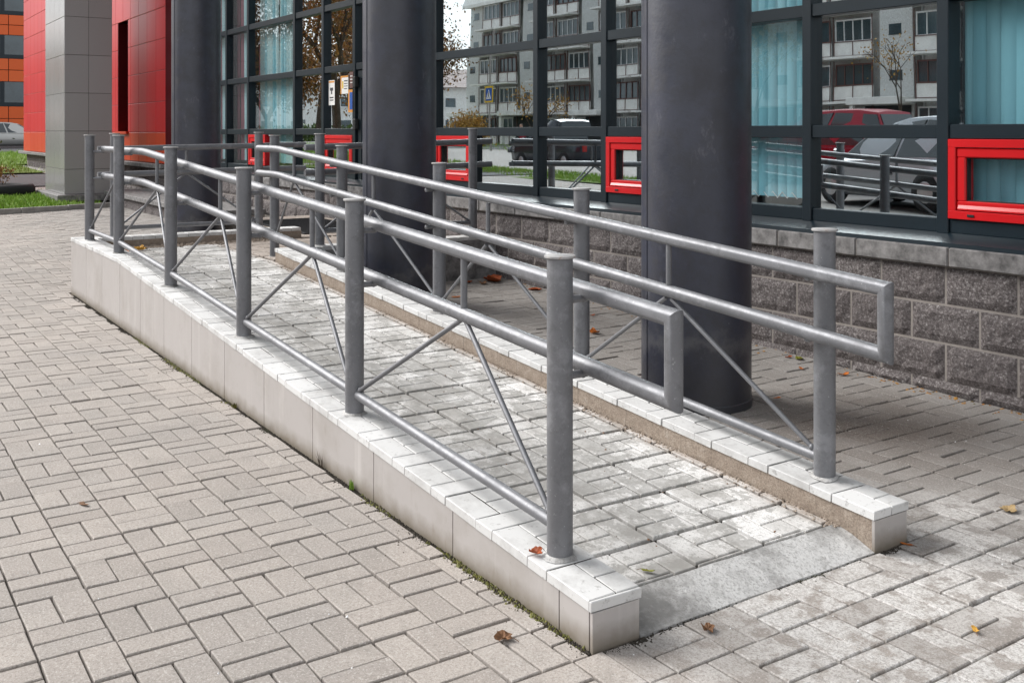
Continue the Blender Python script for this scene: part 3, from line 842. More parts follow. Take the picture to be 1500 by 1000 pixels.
for row in range(4):
    z1 = .695-row*BH; zc_ = z1-BH/2
    x = XL+(.2 if row % 2 else 0)-.188
    while x < XR:
        xc = x+BL/2
        g = ground_z(xc, 3.7) if not (-9.3 < xc < -5.04) else ZL
        if row == 3: ms, zz = thin, .03
        else: ms, zz = blocks, zc_
        if zz+.07 > g-.03 and XL+.2 < xc < XR-.2:
            if xc > -6.5 or (-13.5 < xc and row < 2): link('block', random.choice(ms), sw, (xc, YS+.018, zz))
        x += BL
# coping stones and metal sill
x = XL+.1; k = 0
while x < XR-.2:
    L = .60
    v, f = cbox(x+.004, x+L-.004, YS-.035, YG-.02, .70, .803, .006)
    v = [(a[0], a[1]+(.001*math.sin(a[0]*40)), a[2]) for a in v]
    part('coping_stone', v, f, M['coping'], office); x += L
part('coping_bed', *box(XL+.1, XR, YS-.026, YG-.03, .702, .795), M['mortar'], office)
part('sill', *prism([(YG-.02, .845), (YG-.02, .870), (YS-.010, .826), (YS-.014, .792), (YS-.010, .792), (YS-.006, .820)], XL+.1, XR, 'x'), M['frame'], office)
# frames
mull = [1.45, .42, -.641, -1.601, -2.63, -3.661, -4.615, -6.445, -8.361, -9.281, -10.229, -12.033, -13.025, -14.1, -15.5]
tz = [1.43, 2.20, 2.97, 3.74, 4.51, 5.28]
FW = .036
for x in mull:
    z0 = .862 if x not in (-6.445, -8.361) else ZL
    part('mullion', *cbox(x-FW, x+FW, YG-.045, YG+.12, z0, 6.2, .004), M['frame'], office)
for a, b in zip(mull[:-1], mull[1:]):
    door = a == -6.445
    if not door:
        part('bottom_frame', *cbox(b+FW, a-FW, YG-.032, YG+.10, .866, .945, .004), M['frame'], office)
    for z in tz:
        if door and z < 2: continue
        part('transom', *cbox(b+FW, a-FW, YG-.035, YG+.10, z-.040, z+.040, .004), M['frame'], office)
part('frame_joint', *box(-5.70, -5.64, YG-.031, YG+.10, .945, 1.39), M['frame'], office)
blind_bays = {(-1.601, -2.63), (.42, -.641), (-10.229, -12.033), (-12.033, -13.025), (-13.025, -14.1)}
red_bays = {(.42, -.641): (-.641, .42), (-3.661, -2.63): None}
reds = [(-.603, .382), (-3.623, -2.668), (-6.407, -5.705), (-9.243, -8.40), (-11.99, -11.30)]
rows = [(.945, 1.39), (1.47, 2.16), (2.24, 2.93), (3.01, 3.70), (3.78, 4.47), (4.55, 5.24), (5.32, 6.2)]
def pane(x0, x1, z0, z1, mat, parent, nm='window_pane'):
    o = part(nm, *box(x0, x1, YG+.010, YG+.016, z0, z1), mat, parent)
    tilt = random.gauss(0, .0035); o.rotation_euler = (random.gauss(0, .0018), 0, tilt)
    return o
for a, b in zip(mull[:-1], mull[1:]):
    if a == -6.445:
        for z0, z1 in rows[2:]: pane(b+FW-.008, a-FW+.008, z0-.008, z1+.008, M['glass'], office)
        continue
    gm = M['glass_clear'] if (a, b) in blind_bays else M['glass']
    for r_, (z0, z1) in enumerate(rows):
        x0, x1 = b+FW-.008, a-FW+.008
        if r_ == 0:
            hit = [q for q in reds if q[0] > b-.01 and q[1] < a+.01]
            if hit:
                q = hit[0]
                if q[0]-x0 > .1: pane(x0, q[0]-.0, z0-.006, z1+.006, gm, office)
                if x1-q[1] > .1: pane(q[1]+.05, x1, z0-.006, z1+.006, gm, office)
                continue
        pane(x0, x1, z0-.008, z1+.008, gm, office)
        # black gasket round each pane
def ringframe(x0, x1, z0, z1, w_, y0, y1, c=.003):
    return join(cbox(x0, x1, y0, y1, z0, z0+w_, c), cbox(x0, x1, y0, y1, z1-w_, z1, c), cbox(x0, x0+w_, y0+.0008, y1, z0+w_-.002, z1-w_+.002, c), cbox(x1-w_, x1, y0+.0008, y1, z0+w_-.002, z1-w_+.002, c))
for k, (x0, x1) in enumerate(reds):
    z0, z1 = .947, 1.388
    vw = part('vent_window', *ringframe(x0, x1, z0, z1, .046, YG-.052, YG+.05), M['red'], office); vw['label'] = 'small red-framed vent window in the lowest row'
    part('sash', *ringframe(x0+.049, x1-.049, z0+.049, z1-.049, .052, YG-.043, YG+.04, .006), M['red'], vw)
    part('drip_rail', *prism([(YG-.052, z0+.052), (YG-.052, z0+.060), (YG-.043, z0+.078), (YG-.043, z0+.052)], x0+.06, x1-.06, 'x'), M['red'], vw)
    gx0, gx1 = x0+.101, x1-.101
    gp = part('pane', *box(gx0-.004, gx1+.004, YG+.005, YG+.011, z0+.097, z1-.097), M['glass_clear' if k == 0 else 'glass'], vw)
    part('gasket', *ringframe(gx0-.001, gx1+.001, z0+.100, z1-.100, .007, YG-.028, YG+.004, .001), M['gasket'], vw)
    for xx in (x0+.12, x1-.16):
        part('drain_cover', *cbox(xx, xx+.04, YG-.058, YG-.052, z0+.016, z0+.030, .002), M['gasket'], vw)
# entrance door between the two mullions, mostly behind the column
dr = part('entrance_door', *ringframe(-8.30, -6.50, ZL+.01, 2.15, .09, YG-.02, YG+.05), M['frame'], office)
part('mid_stile', *cbox(-7.46, -7.34, YG-.019, YG+.05, ZL+.1, 2.06, .003), M['frame'], dr)
for a, b in ((-8.21, -7.46), (-7.34, -6.59)):
    part('pane', *box(a-.005, b+.005, YG+.012, YG+.018, ZL+.09, 2.07), M['glass'], dr)
for xx in (-7.52, -7.28): part('handle', *tube([(xx, YG-.03, 1.2), (xx, YG-.07, 1.2), (xx, YG-.07, 1.7), (xx, YG-.03, 1.7)], .012, 8), M['alloy'], dr)
for zz in (.7, 1.45, 1.95): part('hinge', *cbox(-8.335, -8.26, YG-.075, YG-.02, zz, zz+.13, .008), M['gasket'], dr)
# room behind the glass
rm = part('office_room', *join(box(XL, XR, 9.0, 9.1, .3, 6.2), box(XL, XL+.1, YG+.3, 9.0, .3, 6.2), box(XR-.1, XR, YG+.3, 9.0, .3, 6.2)), M['room'], office)
part('floor', *box(XL+.1, XR-.1, YG+.13, 9.0, .30, .42), M['dark'], rm)
part('ceiling', *box(XL, XR, YG+.13, 9.1, 3.95, 4.19), M['room'], office)
for xx in (-12.2, -6.6, -2.75, .3): part('partition', *box(xx, xx+.1, YG+.8, 8.99, .42, 3.94), M['room'], rm)
# overhanging upper floors carried by the columns
part('soffit', *box(XL, 6.0, 1.95, 9.6, 6.21, 6.30), M['white'], office)
part('upper_wall', *box(XL, 6.0, 1.90, 9.7, 6.301, 13), M['frame'], office)
part('end_wall', *box(XR, XR+.25, YG-.05, 9.2, 0, 6.2), M['coping'], office)

# vertical blinds hanging behind the glass
def blind(x0, x1, mats, label, z0=.99, z1=3.70, pitch=.085, w_=.089, y=YG+.15, ang=.18, wave=True):
    T = thing('vertical_blind', label, 'blind', ((x0+x1)/2, y, z0), 'blinds behind the office glass')
    x = x0; me = {}
    k = 0
    part('head_rail', *box(x0, x1, y-.02, y+.02, z1, z1+.03), M['white'], T)
    while x < x1:
        mt = mats[(k*7 // 10) % len(mats)] if len(mats) > 1 else mats[0]
        if mt.name not in me: me[mt.name] = mesh('slat', [(-w_/2, .0, 0), (-w_/4, -.008, 0), (0, -.010, 0), (w_/4, -.008, 0), (w_/2, 0, 0)]+[(-w_/2, .0, z1-z0), (-w_/4, -.008, z1-z0), (0, -.010, z1-z0), (w_/4, -.008, z1-z0), (w_/2, 0, z1-z0)],
                                                 [(i, i+1, 6+i, 5+i) for i in range(4)], mt, True)
        link('slat', me[mt.name], T, (x+pitch/2, y+random.uniform(-.004, .004), z0), (random.gauss(0, .004), random.gauss(0, .003), ang+random.gauss(0, .06)))
        x += pitch; k += 1
    if wave:
        pts = []
        n = int((x1-x0)/(pitch/2))
        for i in range(n+1): pts.append((x0+i*pitch/2, y-.01, z0+.012+(.02 if i % 2 else -.02)))
        part('bead_chain', *tube(pts, .0028, 5), M['white'], T)
blind(-2.60, -1.64, [M['teal']], 'teal vertical blind behind the bay just right of the nearest column')
blind(-.66, .40, [M['teal']], 'teal vertical blind behind the right-most red vent bay', wave=False)
blind(-.80, -.69, [M['cream']], 'narrow cream curtain strip beside the teal blind at the right edge', wave=False)
blind(-3.47, -2.66, [M['teal']], 'teal vertical blind partly covered by the nearest column', wave=False)
blind(-12.0, -10.27, [M['greyteal'], M['teal'], M['greyteal']], 'pale grey-green vertical blind in the wide far bay', wave=False)
blind(-12.85, -12.07, [M['wine'], M['greyteal'], M['wine']], 'dark red slats standing in for the mirrored red wing beside the far column', wave=False)  # added slats: the red wing's reflection put in as fabric colour
blind(-14.0, -13.06, [M['wine'], M['wine'], M['greyteal']], 'pinkish dark red slats standing in for the mirrored red wing in the last bay', wave=False)  # also added, in place of the wing's mirror image
blind(-6.36, -5.75, [M['cream']], 'pale cream curtain behind the left of the wide bay', z0=.96, wave=False, ang=.1)
# notices stuck on the door-side pane
def sheet(name, label, cat, x0, x1, z0, z1, marks, mat=M['paper'], y=YG-.001):
    T = thing(name, label, cat, ((x0+x1)/2, y, z0))
    part('sheet', *box(x0, x1, y-.002, y, z0, z1), mat, T)
    for nm, a, b, c_, d, mt in marks:
        W_, H_ = x1-x0, z1-z0
        part(nm, *box(x0+a*W_, x0+b*W_, y-.0035, y-.0022, z0+c_*H_, z0+d*H_), mt, T)
sheet('camera_notice', 'narrow white notice with a black surveillance camera pictogram on the glass', 'notice', -9.20, -9.02, 1.76, 2.07,
      [('camera_body', .25, .75, .58, .70, M['ink']), ('camera_arm', .42, .6, .44, .58, M['ink']), ('text_line', .2, .8, .28, .33, M['ink']), ('text_line', .2, .8, .18, .22, M['ink']), ('header', .05, .95, .90, .97, M['inkorange'])], y=YG+.008)
sheet('yellow_notice', 'square white notice with an orange edge on the glass', 'notice', -8.84, -8.62, 1.89, 2.11,
      [('border', .0, .12, .0, 1., M['inkorange']), ('border', .12, 1., .90, 1., M['inkorange']), ('symbol', .2, .36, .3, .7, M['signyellow']), ('text_line', .45, .92, .68, .74, M['ink']), ('text_line', .45, .92, .54, .58, M['ink']), ('text_line', .45, .92, .40, .44, M['ink']), ('text_line', .45, .85, .26, .30, M['ink'])], y=YG+.008)
sheet('door_plaque', 'orange plaque with a blue field by the entrance mullion', 'plaque', -8.50, -8.38, 1.66, 1.93,
      [('blue_field', .35, 1., .12, .88, M['signblue'])], mat=M['inkorange'], y=YG-.048)
sheet('hours_plaque', 'small dark brown plaque above the orange one by the entrance', 'plaque', -8.46, -8.36, 1.95, 2.14,
      [('text_line', .2, .8, .7, .76, M['paper']), ('text_line', .2, .8, .5, .56, M['paper']), ('text_line', .2, .8, .3, .36, M['paper'])], mat=M['brownfr'], y=YG-.048)
sheet('navy_sheet', 'navy blue striped poster behind the upper glass beside the door', 'sheeting', -8.75, -8.42, 2.28, 2.62,  # navy rectangle with pale stripes just behind the pane
      [('stripe', .1, .9, .72, .80, M['paper']), ('stripe', .2, 1., .5, .58, M['paper']), ('stripe', .1, .8, .28, .34, M['paper'])], mat=M['inkblue'], y=YG+.03)
# doormat and plant pot
dm = thing('doormat', 'long dark ribbed doormat on the entrance platform', 'doormat', (-7.8, 3.2, ZL))
part('mat_body', *cbox(-8.75, -7.02, 2.76, 3.62, ZL+.001, ZL+.014, .004), M['mat'], dm)
part('ribs', *join(*[box(-8.70+k*.028, -8.688+k*.028, 2.80, 3.58, ZL+.0142, ZL+.018) for k in range(59)]), M['mat'], dm)
pot = thing('plant_pot', 'empty terracotta plant pot standing inside behind the lower glass', 'pot', (-4.93, YG+.30, .42))
part('pot_body', *lathe([(.12, .75), (.13, .76), (.165, 1.12), (.185, 1.12), (.185, 1.17), (.17, 1.17), (.15, 1.10)], 20, -4.93, YG+.30), m_simple('terracotta', (.34, .12, .06), .8), pot, True)
part('stand', *lathe([(.16, .42), (.16, .74)], 12, -4.93, YG+.30), M['room'], pot)

# ------------------------------------------------------------------ red wing, grey pillar, far orange building
YR = 3.70; XR0, XR1 = -15.62, -31.5
wing = thing('red_wing', 'wing of glossy red metal cassettes with dark window slots left of the far column', 'building', (-20, 4.5, 0))
part('wall_core', *box(XR1+.01, XR0-.02, YR+.26, 9, .80, 8.6), M['redshade'], wing)
part('end_return', *box(XR0-.019, XR0, YR+.002, YG+.6, .86, 8.6), M['redshade'], wing)  # end facing away from the sun, its shade put into the red
slots = [(-19.15, -18.3), (-24.9, -23.6)]
PH, PWD = .555, .62
zrow = [.862+PH*k for k in range(14)]
nxp = int((XR0-XR1)/PWD)
for k, z in enumerate(zrow):
    for i in range(nxp):
        x1 = XR0-i*PWD; x0 = x1-PWD
        if any(s0-.01 < x1 and x0 < s1+.01 for s0, s1 in slots) and 1 <= k <= 4 :
            s0, s1 = [s for s in slots if s[0]-.01 < x1 and x0 < s[1]+.01][0]
            if x0 < s0-.05: x1 = s0
            elif x1 > s1+.05: x0 = s1
            else: continue
        part('cassette', *cbox(x0+.004, x1-.004, YR, YR+.028, z+.004, z+PH-.004, .005), M['redlow'] if k == 0 else M['redpanel'], wing)
for s0, s1 in slots:
    part('window_slot', *box(s0, s1, YR+.22, YR+.25, zrow[1], zrow[5]), M['gasket'], wing)
    for q0 in (s0, s1-.02): part('slot_reveal', *box(q0, q0+.02, YR+.005, YR+.22, zrow[1], zrow[5]), M['redshade'], wing)
    part('slot_sill', *box(s0-.03, s1+.03, YR-.05, YR+.2, zrow[1]-.03, zrow[1]+.02), M['redlow'], wing)
wb_ = part('stone_base', *box(XR1+.2, XR0, YR+.12, YR+.5, 0, .78), M['mortar'], wing)
for row in range(3):
    x = XR1+.25+(.2 if row % 2 else 0)
    while x < XR0-.3:
        zz = .675-row*BH
        if zz+.05 > ground_z(x, 3.6) and (x > -19.5 or x < -22): link('block', random.choice(blocks), wb_, (x+BL/2, YR+.12, zz))
        x += BL
part('coping', *cbox(XR1-.06, XR0-.01, YR-.09, YR+.5, .775, .855, .01), M['coping'], wing)

lw = thing('low_stone_wall', 'low planter wall of dark blocks with a slab coping before the red wing', 'wall', (-13.5, 2.95, .1))
part('core', *box(-16.5, -10.6, 2.98, 3.66, -.02, .31), M['mortar'], lw)
xx = -16.45
while xx < -10.9:
    link('block', random.choice(blocks), lw, (xx+BL/2, 2.97, .20)); xx += BL
for k in range(6): part('coping_slab', *cbox(-16.62+k*1.0, -15.625+k*1.0, 2.88, 3.69, .31, .385, .008), M['coping'], lw)
px, py = -16.8, 2.26
pg = ground_z(px, py)
pil = thing('tiled_pillar', 'square pillar clad in large polished grey granite tiles at the edge of the lawn', 'pillar', (px-.96, py+.4, pg))
part('core', *box(px-1.90, px-.018, py+.018, py+.80, pg, 9), M['gasket'], pil)
part('footing', *cbox(px-2.05, px+.14, py-.14, py+.95, pg+.03, pg+.15, .012), M['coping'], pil)
part('plinth', *box(px-1.85, px-.05, py+.05, py+.75, pg-.05, pg+.03), M['gasket'], pil)
zt = CAM_H-.0; TH = .68
levels = [pg+.152]+[CAM_H-.68+.012+TH*k for k in range(0, 11)]
for z0, z1 in zip(levels[:-1], levels[1:]):
    if z1 < z0+.1: continue
    for k in range(2): part('tile', *cbox(px-.017, px, py+.003+k*.405, py+.405*(k+1)-.002, z0+.003, z1-.003, .003), M['greytile'], pil)
    for k in range(4): part('tile', *cbox(px-.003-.475*(k+1)+.002, px-.003-.475*k-.002, py, py+.017, z0+.003, z1-.003, .003), M['greytile'], pil)

ob = thing('orange_building', 'distant orange clad block with ribbon windows at the left edge', 'building', (-78, 2, 0))
OX = -78.0
part('wall', *box(OX-12, OX-.08, -6.0, 20.2, 0, 16), M['gasket'], ob)
fl0 = .6
bands = [(2.05, 3.45, 'o'), (3.45, 5.6, 'w'), (5.6, 6.7, 'o'), (6.7, 8.5, 'o2')]
def vz(v): return CAM_H+(HOR-v)*depth_of(OX, 9.7)/F_PX
obands = [(192, 156), (120, 86), (52, 22)]
for a, b in obands:
    z0, z1 = vz(a), vz(b); zm = (z0+z1)/2
    y = -6.0
    while y < 20.1:
        y2 = min(y+2.6, 20.2)
        for q0, q1 in ((z0, zm), (zm, z1)): part('cassette', *cbox(OX-.07, OX, y+.02, y2-.02, q0+.02, q1-.02, .015), M['orange'], ob)
        y += 2.6
for (a, b) in ((156, 120), (86, 52), (22, -14)):
    z0, z1 = vz(a), vz(b)
    y = -6.0
    while y < 20.1:
        y2 = min(y+1.9, 20.2)
        wv = part('window', *join(box(OX-.05, OX-.01, y, y2, z0, z0+.28), box(OX-.05, OX-.012, y, y+.14, z0+.28, z1), box(OX-.05, OX-.012, y2-.14, y2, z0+.28, z1)), M['frame'], ob)
        part('pane', *box(OX-.079, OX-.06, y+.14, y2-.14, z0+.28, z1), M['pane'], wv)
        if (int(y*10) % 3) == 0: part('white_casement', *join(box(OX-.012, OX+.01, y+.2, y+.3, z0+.3, z1), box(OX-.012, OX+.01, y2-.3, y2-.2, z0+.3, z1), box(OX-.012, OX+.008, y+.3, y2-.3, (z0+z1)/2, (z0+z1)/2+.1)), M['white'], wv)
        y += 1.9

# ------------------------------------------------------------------ lawns, kerbs, road
def ray_ground(u, v, z):
    a = (u-750)/F_PX; b = -(v-HOR)/F_PX; t = (z-CAM_H)/b
    return CX0+t*(-CW+a*SW), CY0+t*(SW+a*CW)
LX0, LX1 = -14.55, -40.0
def lawn(name, label, poly, n_blades, hmax, seed, zoff=.03):
    rnd = random.Random(seed)
    V = [(x, y, ground_z(x, y)+zoff) for x, y in poly]
    o = link(name, mesh(name, V, [tuple(range(len(V)))], M['soil'])); tag(o, kind='structure')
    # blades
    xs = [p[0] for p in poly]; ys = [p[1] for p in poly]
    def inside(x, y):
        r = False; n = len(poly)
        for i in range(n):
            x1, y1 = poly[i]; x2, y2 = poly[(i+1) % n]
            if (y1 > y) != (y2 > y) and x < (x2-x1)*(y-y1)/(y2-y1)+x1: r = not r
        return r
    V, Fc = [], []
    while len(Fc) < n_blades:
        x, y = rnd.uniform(min(xs), max(xs)), rnd.uniform(min(ys), max(ys))
        if not inside(x, y): continue
        dens = noise.noise(Vector((x*.9, y*.9, 3.3)))
        if dens < -.25 and rnd.random() < .75: continue
        z = ground_z(x, y)+zoff-.003; h = hmax*rnd.uniform(.5, 1.2); a = rnd.uniform(0, 6.28); wd = .004+.006*rnd.random()
        wd *= 1.6
        o_ = len(V); lx, ly = rnd.gauss(0, .35)*h, rnd.gauss(0, .35)*h
        V += [(x-wd*math.cos(a), y-wd*math.sin(a), z), (x+wd*math.cos(a), y+wd*math.sin(a), z), (x+lx, y+ly, z+h)]
        Fc.append((o_, o_+1, o_+2))
    g = link('grass', mesh('grass', V, Fc, M['grass'])); tag(g, label, 'grass', kind='stuff')
    return o
# lawn by the pillar
lawn('lawn', 'short green grass of the lawn strip beside the grey pillar', [(LX0-.3, -1.5), (LX0-1.3, 2.75), (-19.2, 2.75), (-19.2, 2.2), (-21.0, 2.0), (-21.5, -3.5), (-17, -3.5)], 26000, .07, 3)
lawn('lawn', 'short green grass of the far lawn before the parked car', [(-25, -8), (-25.5, 3.4), (-31.6, 3.5), (-31.8, 12), (-52, 12), (-52, -14)], 22000, .14, 4)
# kerbs round the near lawn: separate stones
kc = thing('lawn_kerb', 'low concrete kerb edging the lawn beside the pillar', 'kerb', (LX0, 1, 0))
ka, kb_ = (LX0-.08, -1.6), (LX0-1.08, 2.80)
nk = 6
for k in range(nk):
    f0, f1 = k/nk, (k+1)/nk
    xa, ya = ka[0]+(kb_[0]-ka[0])*f0, ka[1]+(kb_[1]-ka[1])*f0
    xb, yb = ka[0]+(kb_[0]-ka[0])*f1, ka[1]+(kb_[1]-ka[1])*f1
    L = math.hypot(xb-xa, yb-ya)
    m_ = mesh('kerb_stone', *cbox(-.04, .04, .005, L-.005, -.05, .085, .008), M['kerb'])
    link('kerb_stone', m_, kc, (xa, ya, ground_z(xa, ya)), (0, 0, math.atan2(yb-ya, xb-xa)-math.pi/2))
# asphalt path between the lawns and the street beyond
link_ = link('path', mesh('path', [(x, y, ground_z(x, y)+.008) for x, y in ((-21.1, -8), (-21.1, 3.8), (-25.2, 3.8), (-25.2, -8))], [(0, 1, 2, 3)], M['asphalt'])); tag(link_, kind='structure')
tag(link('far_street', mesh('far_street', [(x, y, .432) for x, y in ((-52, -40), (-52, 24), (-78, 24), (-78, -40))], [(0, 1, 2, 3)], M['asphalt'])), kind='structure')
# the street and lawn across from the office, seen only in its glass
def flat(name, x0, x1, y0, y1, z, mat):
    return tag(link(name, mesh(name, [(x0, y0, z), (x1, y0, z), (x1, y1, z), (x0, y1, z)], [(0, 1, 2, 3)], mat)), kind='structure')
flat('road', -50, 60, -19, -8.6, .012, M['asphalt'])
flat('pavement_strip', -50, 60, -22.5, -20.4, .02, M['kerb'])
lawn('lawn', 'strip of green grass along the street opposite the office', [(-34, -8.3), (-34, -6.4), (-15, -6.4), (-15, -8.3)], 9000, .10, 5)
lawn('lawn', 'wide green grass before the apartment block', [(-85, -44), (-85, -22.6), (20, -22.6), (20, -44)], 9000, .25, 6)
ks = thing('street_kerb', 'grey kerb between the street and the grass opposite', 'kerb', (-5, -20, 0))
for k in range(14): part('kerb_stone', *cbox(-50+k*5, -45.02+k*5, -20.4, -20.2, -.02, .14, .02), M['kerb'], ks)

# ------------------------------------------------------------------ cars
def car(name, label, cat, loc, rz, paint, L=4.3, Wd=1.75, H=1.48, kind='hatch', group=None):
    T = thing(name, label, cat, loc, group)
    Rm = Matrix.Rotation(rz, 4, 'Z')
    def tr(vf): return [tuple((Rm @ Vector(v))+Vector(loc)) for v in vf[0]], vf[1]
    hw = Wd/2; zb = .20 if kind != 'pickup' else .34; belt = H*.60
    xs = [-L/2, -L/2+.06, -L/2+.35, -L*.30, -L*.1, L*.12, L*.26, L/2-.45, L/2-.08, L/2]
    if kind == 'pickup': tops = [belt*.98]*6+[belt, belt*.96, belt*.90, belt*.72]
    else: tops = [belt*.80, belt*.97, belt*1.0, belt, belt, belt*.98, belt*.95, belt*.86, belt*.74, belt*.55]
    V, Fc = [], []
    for k, (x, zt_) in enumerate(zip(xs, tops)):
        w_ = hw*(.80 if k in (0, 9) else .93 if k in (1, 8) else 1.0); b0 = zb+(.10 if k in (0, 9) else 0)
        sec = [(w_*.86, b0), (w_*.97, b0+.10), (w_, b0+(zt_-b0)*.5), (w_*.965, zt_-.05), (w_*.86, zt_), (0, zt_+.025)]
        ring = [(x, y, z) for y, z in sec]+[(x, -y, z) for y, z in reversed(sec[:-1])]
        V += ring
    n = 11
    for k in range(len(xs)-1):
        for i in range(n): Fc.append((k*n+i, k*n+(i+1) % n, (k+1)*n+(i+1) % n, (k+1)*n+i))
    Fc += [tuple(range(n-1, -1, -1)), tuple((len(xs)-1)*n+i for i in range(n))]
    autosmooth(part('body', *tr((V, Fc)), paint, T), 55)
    g = dict(hatch=(-L*.47, L*.27, -L*.36, L*.06), suv=(-L*.48, L*.27, -L*.40, L*.08), sedan=(-L*.40, L*.27, -L*.22, L*.06), pickup=(-L*.10, L*.26, -L*.06, L*.10))[kind]
    wb, wt = hw*.90, hw*.70; z0, z1 = belt-.02, H
    xm = [g[0]+(g[2]-g[0])*.0, g[2], (g[2]+g[3])/2, g[3], g[1]]
    bs = [(g[0], wb*.94, z0), (g[0]+(g[1]-g[0])*.25, wb, z0), ((g[0]+g[1])/2, wb, z0), (g[0]+(g[1]-g[0])*.75, wb, z0), (g[1], wb*.90, z0)]
    tp = [(g[2], wt*.93, z1-.07), (g[2]+(g[3]-g[2])*.2, wt, z1-.01), ((g[2]+g[3])/2, wt, z1), (g[2]+(g[3]-g[2])*.8, wt, z1-.02), (g[3], wt*.93, z1-.09)]
    V, Fc = [], []
    for b_, t_ in zip(bs, tp):
        V += [b_, ((b_[0]+t_[0])/2, (b_[1]+t_[1])/2+.02, (b_[2]+t_[2])/2), t_, (t_[0], t_[1]*.55, t_[2]+.03), (t_[0], -t_[1]*.55, t_[2]+.03), (t_[0], -t_[1], t_[2]), ((b_[0]+t_[0])/2, -(b_[1]+t_[1])/2-.02, (b_[2]+t_[2])/2), (b_[0], -b_[1], b_[2])]
    for k in range(4):
        for i in range(7): Fc.append((k*8+i, k*8+i+1, k*8+8+i+1, k*8+8+i))
    Fc += [tuple(range(7, -1, -1)), tuple(32+i for i in range(8))]
    gh = autosmooth(part('cabin', *tr((V, Fc)), paint, T), 50)
    # glazing set slightly proud
    def lerp(a, b, t): return tuple(a[i]+(b[i]-a[i])*t for i in range(3))
    def quad(c4, inset_u=(.03, .97), inset_v=(.06, .93), off=(0, 0, 0), nm='side_window'):
        a, b, c_, d = c4   # a,b bottom  d,c top
        P = [lerp(lerp(a, b, u), lerp(d, c_, u), v) for u, v in ((inset_u[0], inset_v[0]), (inset_u[1], inset_v[0]), (inset_u[1], inset_v[1]), (inset_u[0], inset_v[1]))]
        P = [tuple(p[i]+off[i] for i in range(3)) for p in P]
        Q = [tuple(p[i]-off[i]*1.5 for i in range(3)) for p in P]
        part(nm, *tr((P+Q, [(0, 1, 2, 3), (7, 6, 5, 4), (0, 4, 5, 1), (1, 5, 6, 2), (2, 6, 7, 3), (3, 7, 4, 0)])), M['carglass'], gh)
    for sgn in (1, -1):
        f = lambda p: (p[0], p[1]*sgn, p[2])
        for i0, i1 in ((0, 2), (2, 4)) if kind != 'pickup' else ((0, 4),):
            b0, b1, t0_, t1_ = f(bs[i0]), f(bs[i1]), f(tp[i0]), f(tp[i1])
            quad((b0, b1, t1_, t0_), off=(0, .03*sgn, 0))
    f = lambda p, s_: (p[0], p[1]*s_, p[2])
    quad((f(bs[4], -1), f(bs[4], 1), f(tp[4], 1), f(tp[4], -1)), off=(.016, 0, .012), nm='windscreen')
    quad((f(bs[0], -1), f(bs[0], 1), f(tp[0], 1), f(tp[0], -1)), off=(-.016, 0, .012), nm='rear_window')
    wr = .31 if kind in ('hatch', 'sedan') else .37
    for x in (-L*.31, L*.315):
        for sgn in (1, -1):
            y = sgn*(hw-.10)
            vt, ft = lathe([(wr*.62, -.10), (wr*.95, -.10), (wr, -.06), (wr, .06), (wr*.95, .10), (wr*.62, .10)], 20)
            vt = [(v[0]+x, y+v[2]*sgn, v[1]+wr) for v in vt]
            wl_ = part('wheel', *tr((vt, ft)), M['tyre'], T, True)
            vt, ft = lathe([(wr*.66, -.085), (wr*.64, .09), (wr*.5, .104), (wr*.12, .108)], 14)
            vt = [(v[0]+x, y+v[2]*sgn, v[1]+wr) for v in vt]
            part('rim', *tr((vt, ft)), M['alloy'], wl_, True)
    for sgn in (1, -1):
        part('headlight', *tr(cbox(L/2-.16, L/2-.015, sgn*hw*.62-.17, sgn*hw*.62+.17, belt*.60, belt*.74, .03)), M['lampw'], T)
        part('tail_light', *tr(cbox(-L/2-.012, -L/2+.12, sgn*hw*.72-.10, sgn*hw*.72+.10, belt*.62, belt*.90, .03)), M['lampred'], T)
        part('wing_mirror', *tr(cbox(L*.20, L*.24, sgn*(hw+.10)-.09, sgn*(hw+.10)+.09, belt+.02, belt+.15, .03)), paint, T)
    part('bumper', *tr(cbox(L/2-.10, L/2+.03, -hw*.82, hw*.82, zb+.06, zb+.26, .03)), M['tyre'] if kind == 'pickup' else paint, T)
    return T
car('parked_car', 'pale silver hatchback parked at the far left before the orange block', 'car', (-66.0, 8.1, .432), math.pi*.56, M['chrome'], 4.3, 1.75, 1.55, 'hatch')
car('parked_car', 'dark red estate car mirrored in the office glass', 'car', (-14.3, -11.4, .06), math.radians(178), M['redcar'], 4.7, 1.85, 1.80, 'suv')
car('parked_car', 'silver-grey estate car mirrored in front of the red one in the office glass', 'car', (-9.3, -8.4, .012), math.radians(196), M['bluecar'], 4.4, 1.75, 1.62, 'suv')
car('pickup_truck', 'black pickup mirrored in the glass left of the nearest column', 'pickup', (-27.5, -13.4, .012), math.radians(185), M['blackcar'], 5.0, 1.85, 1.85, 'pickup')
car('parked_car', 'dark grey hatchback mirrored behind the pickup in the office glass', 'car', (-42.0, -23.0, .03), math.radians(170), M['blackcar'], 4.2, 1.75, 1.5, 'hatch')

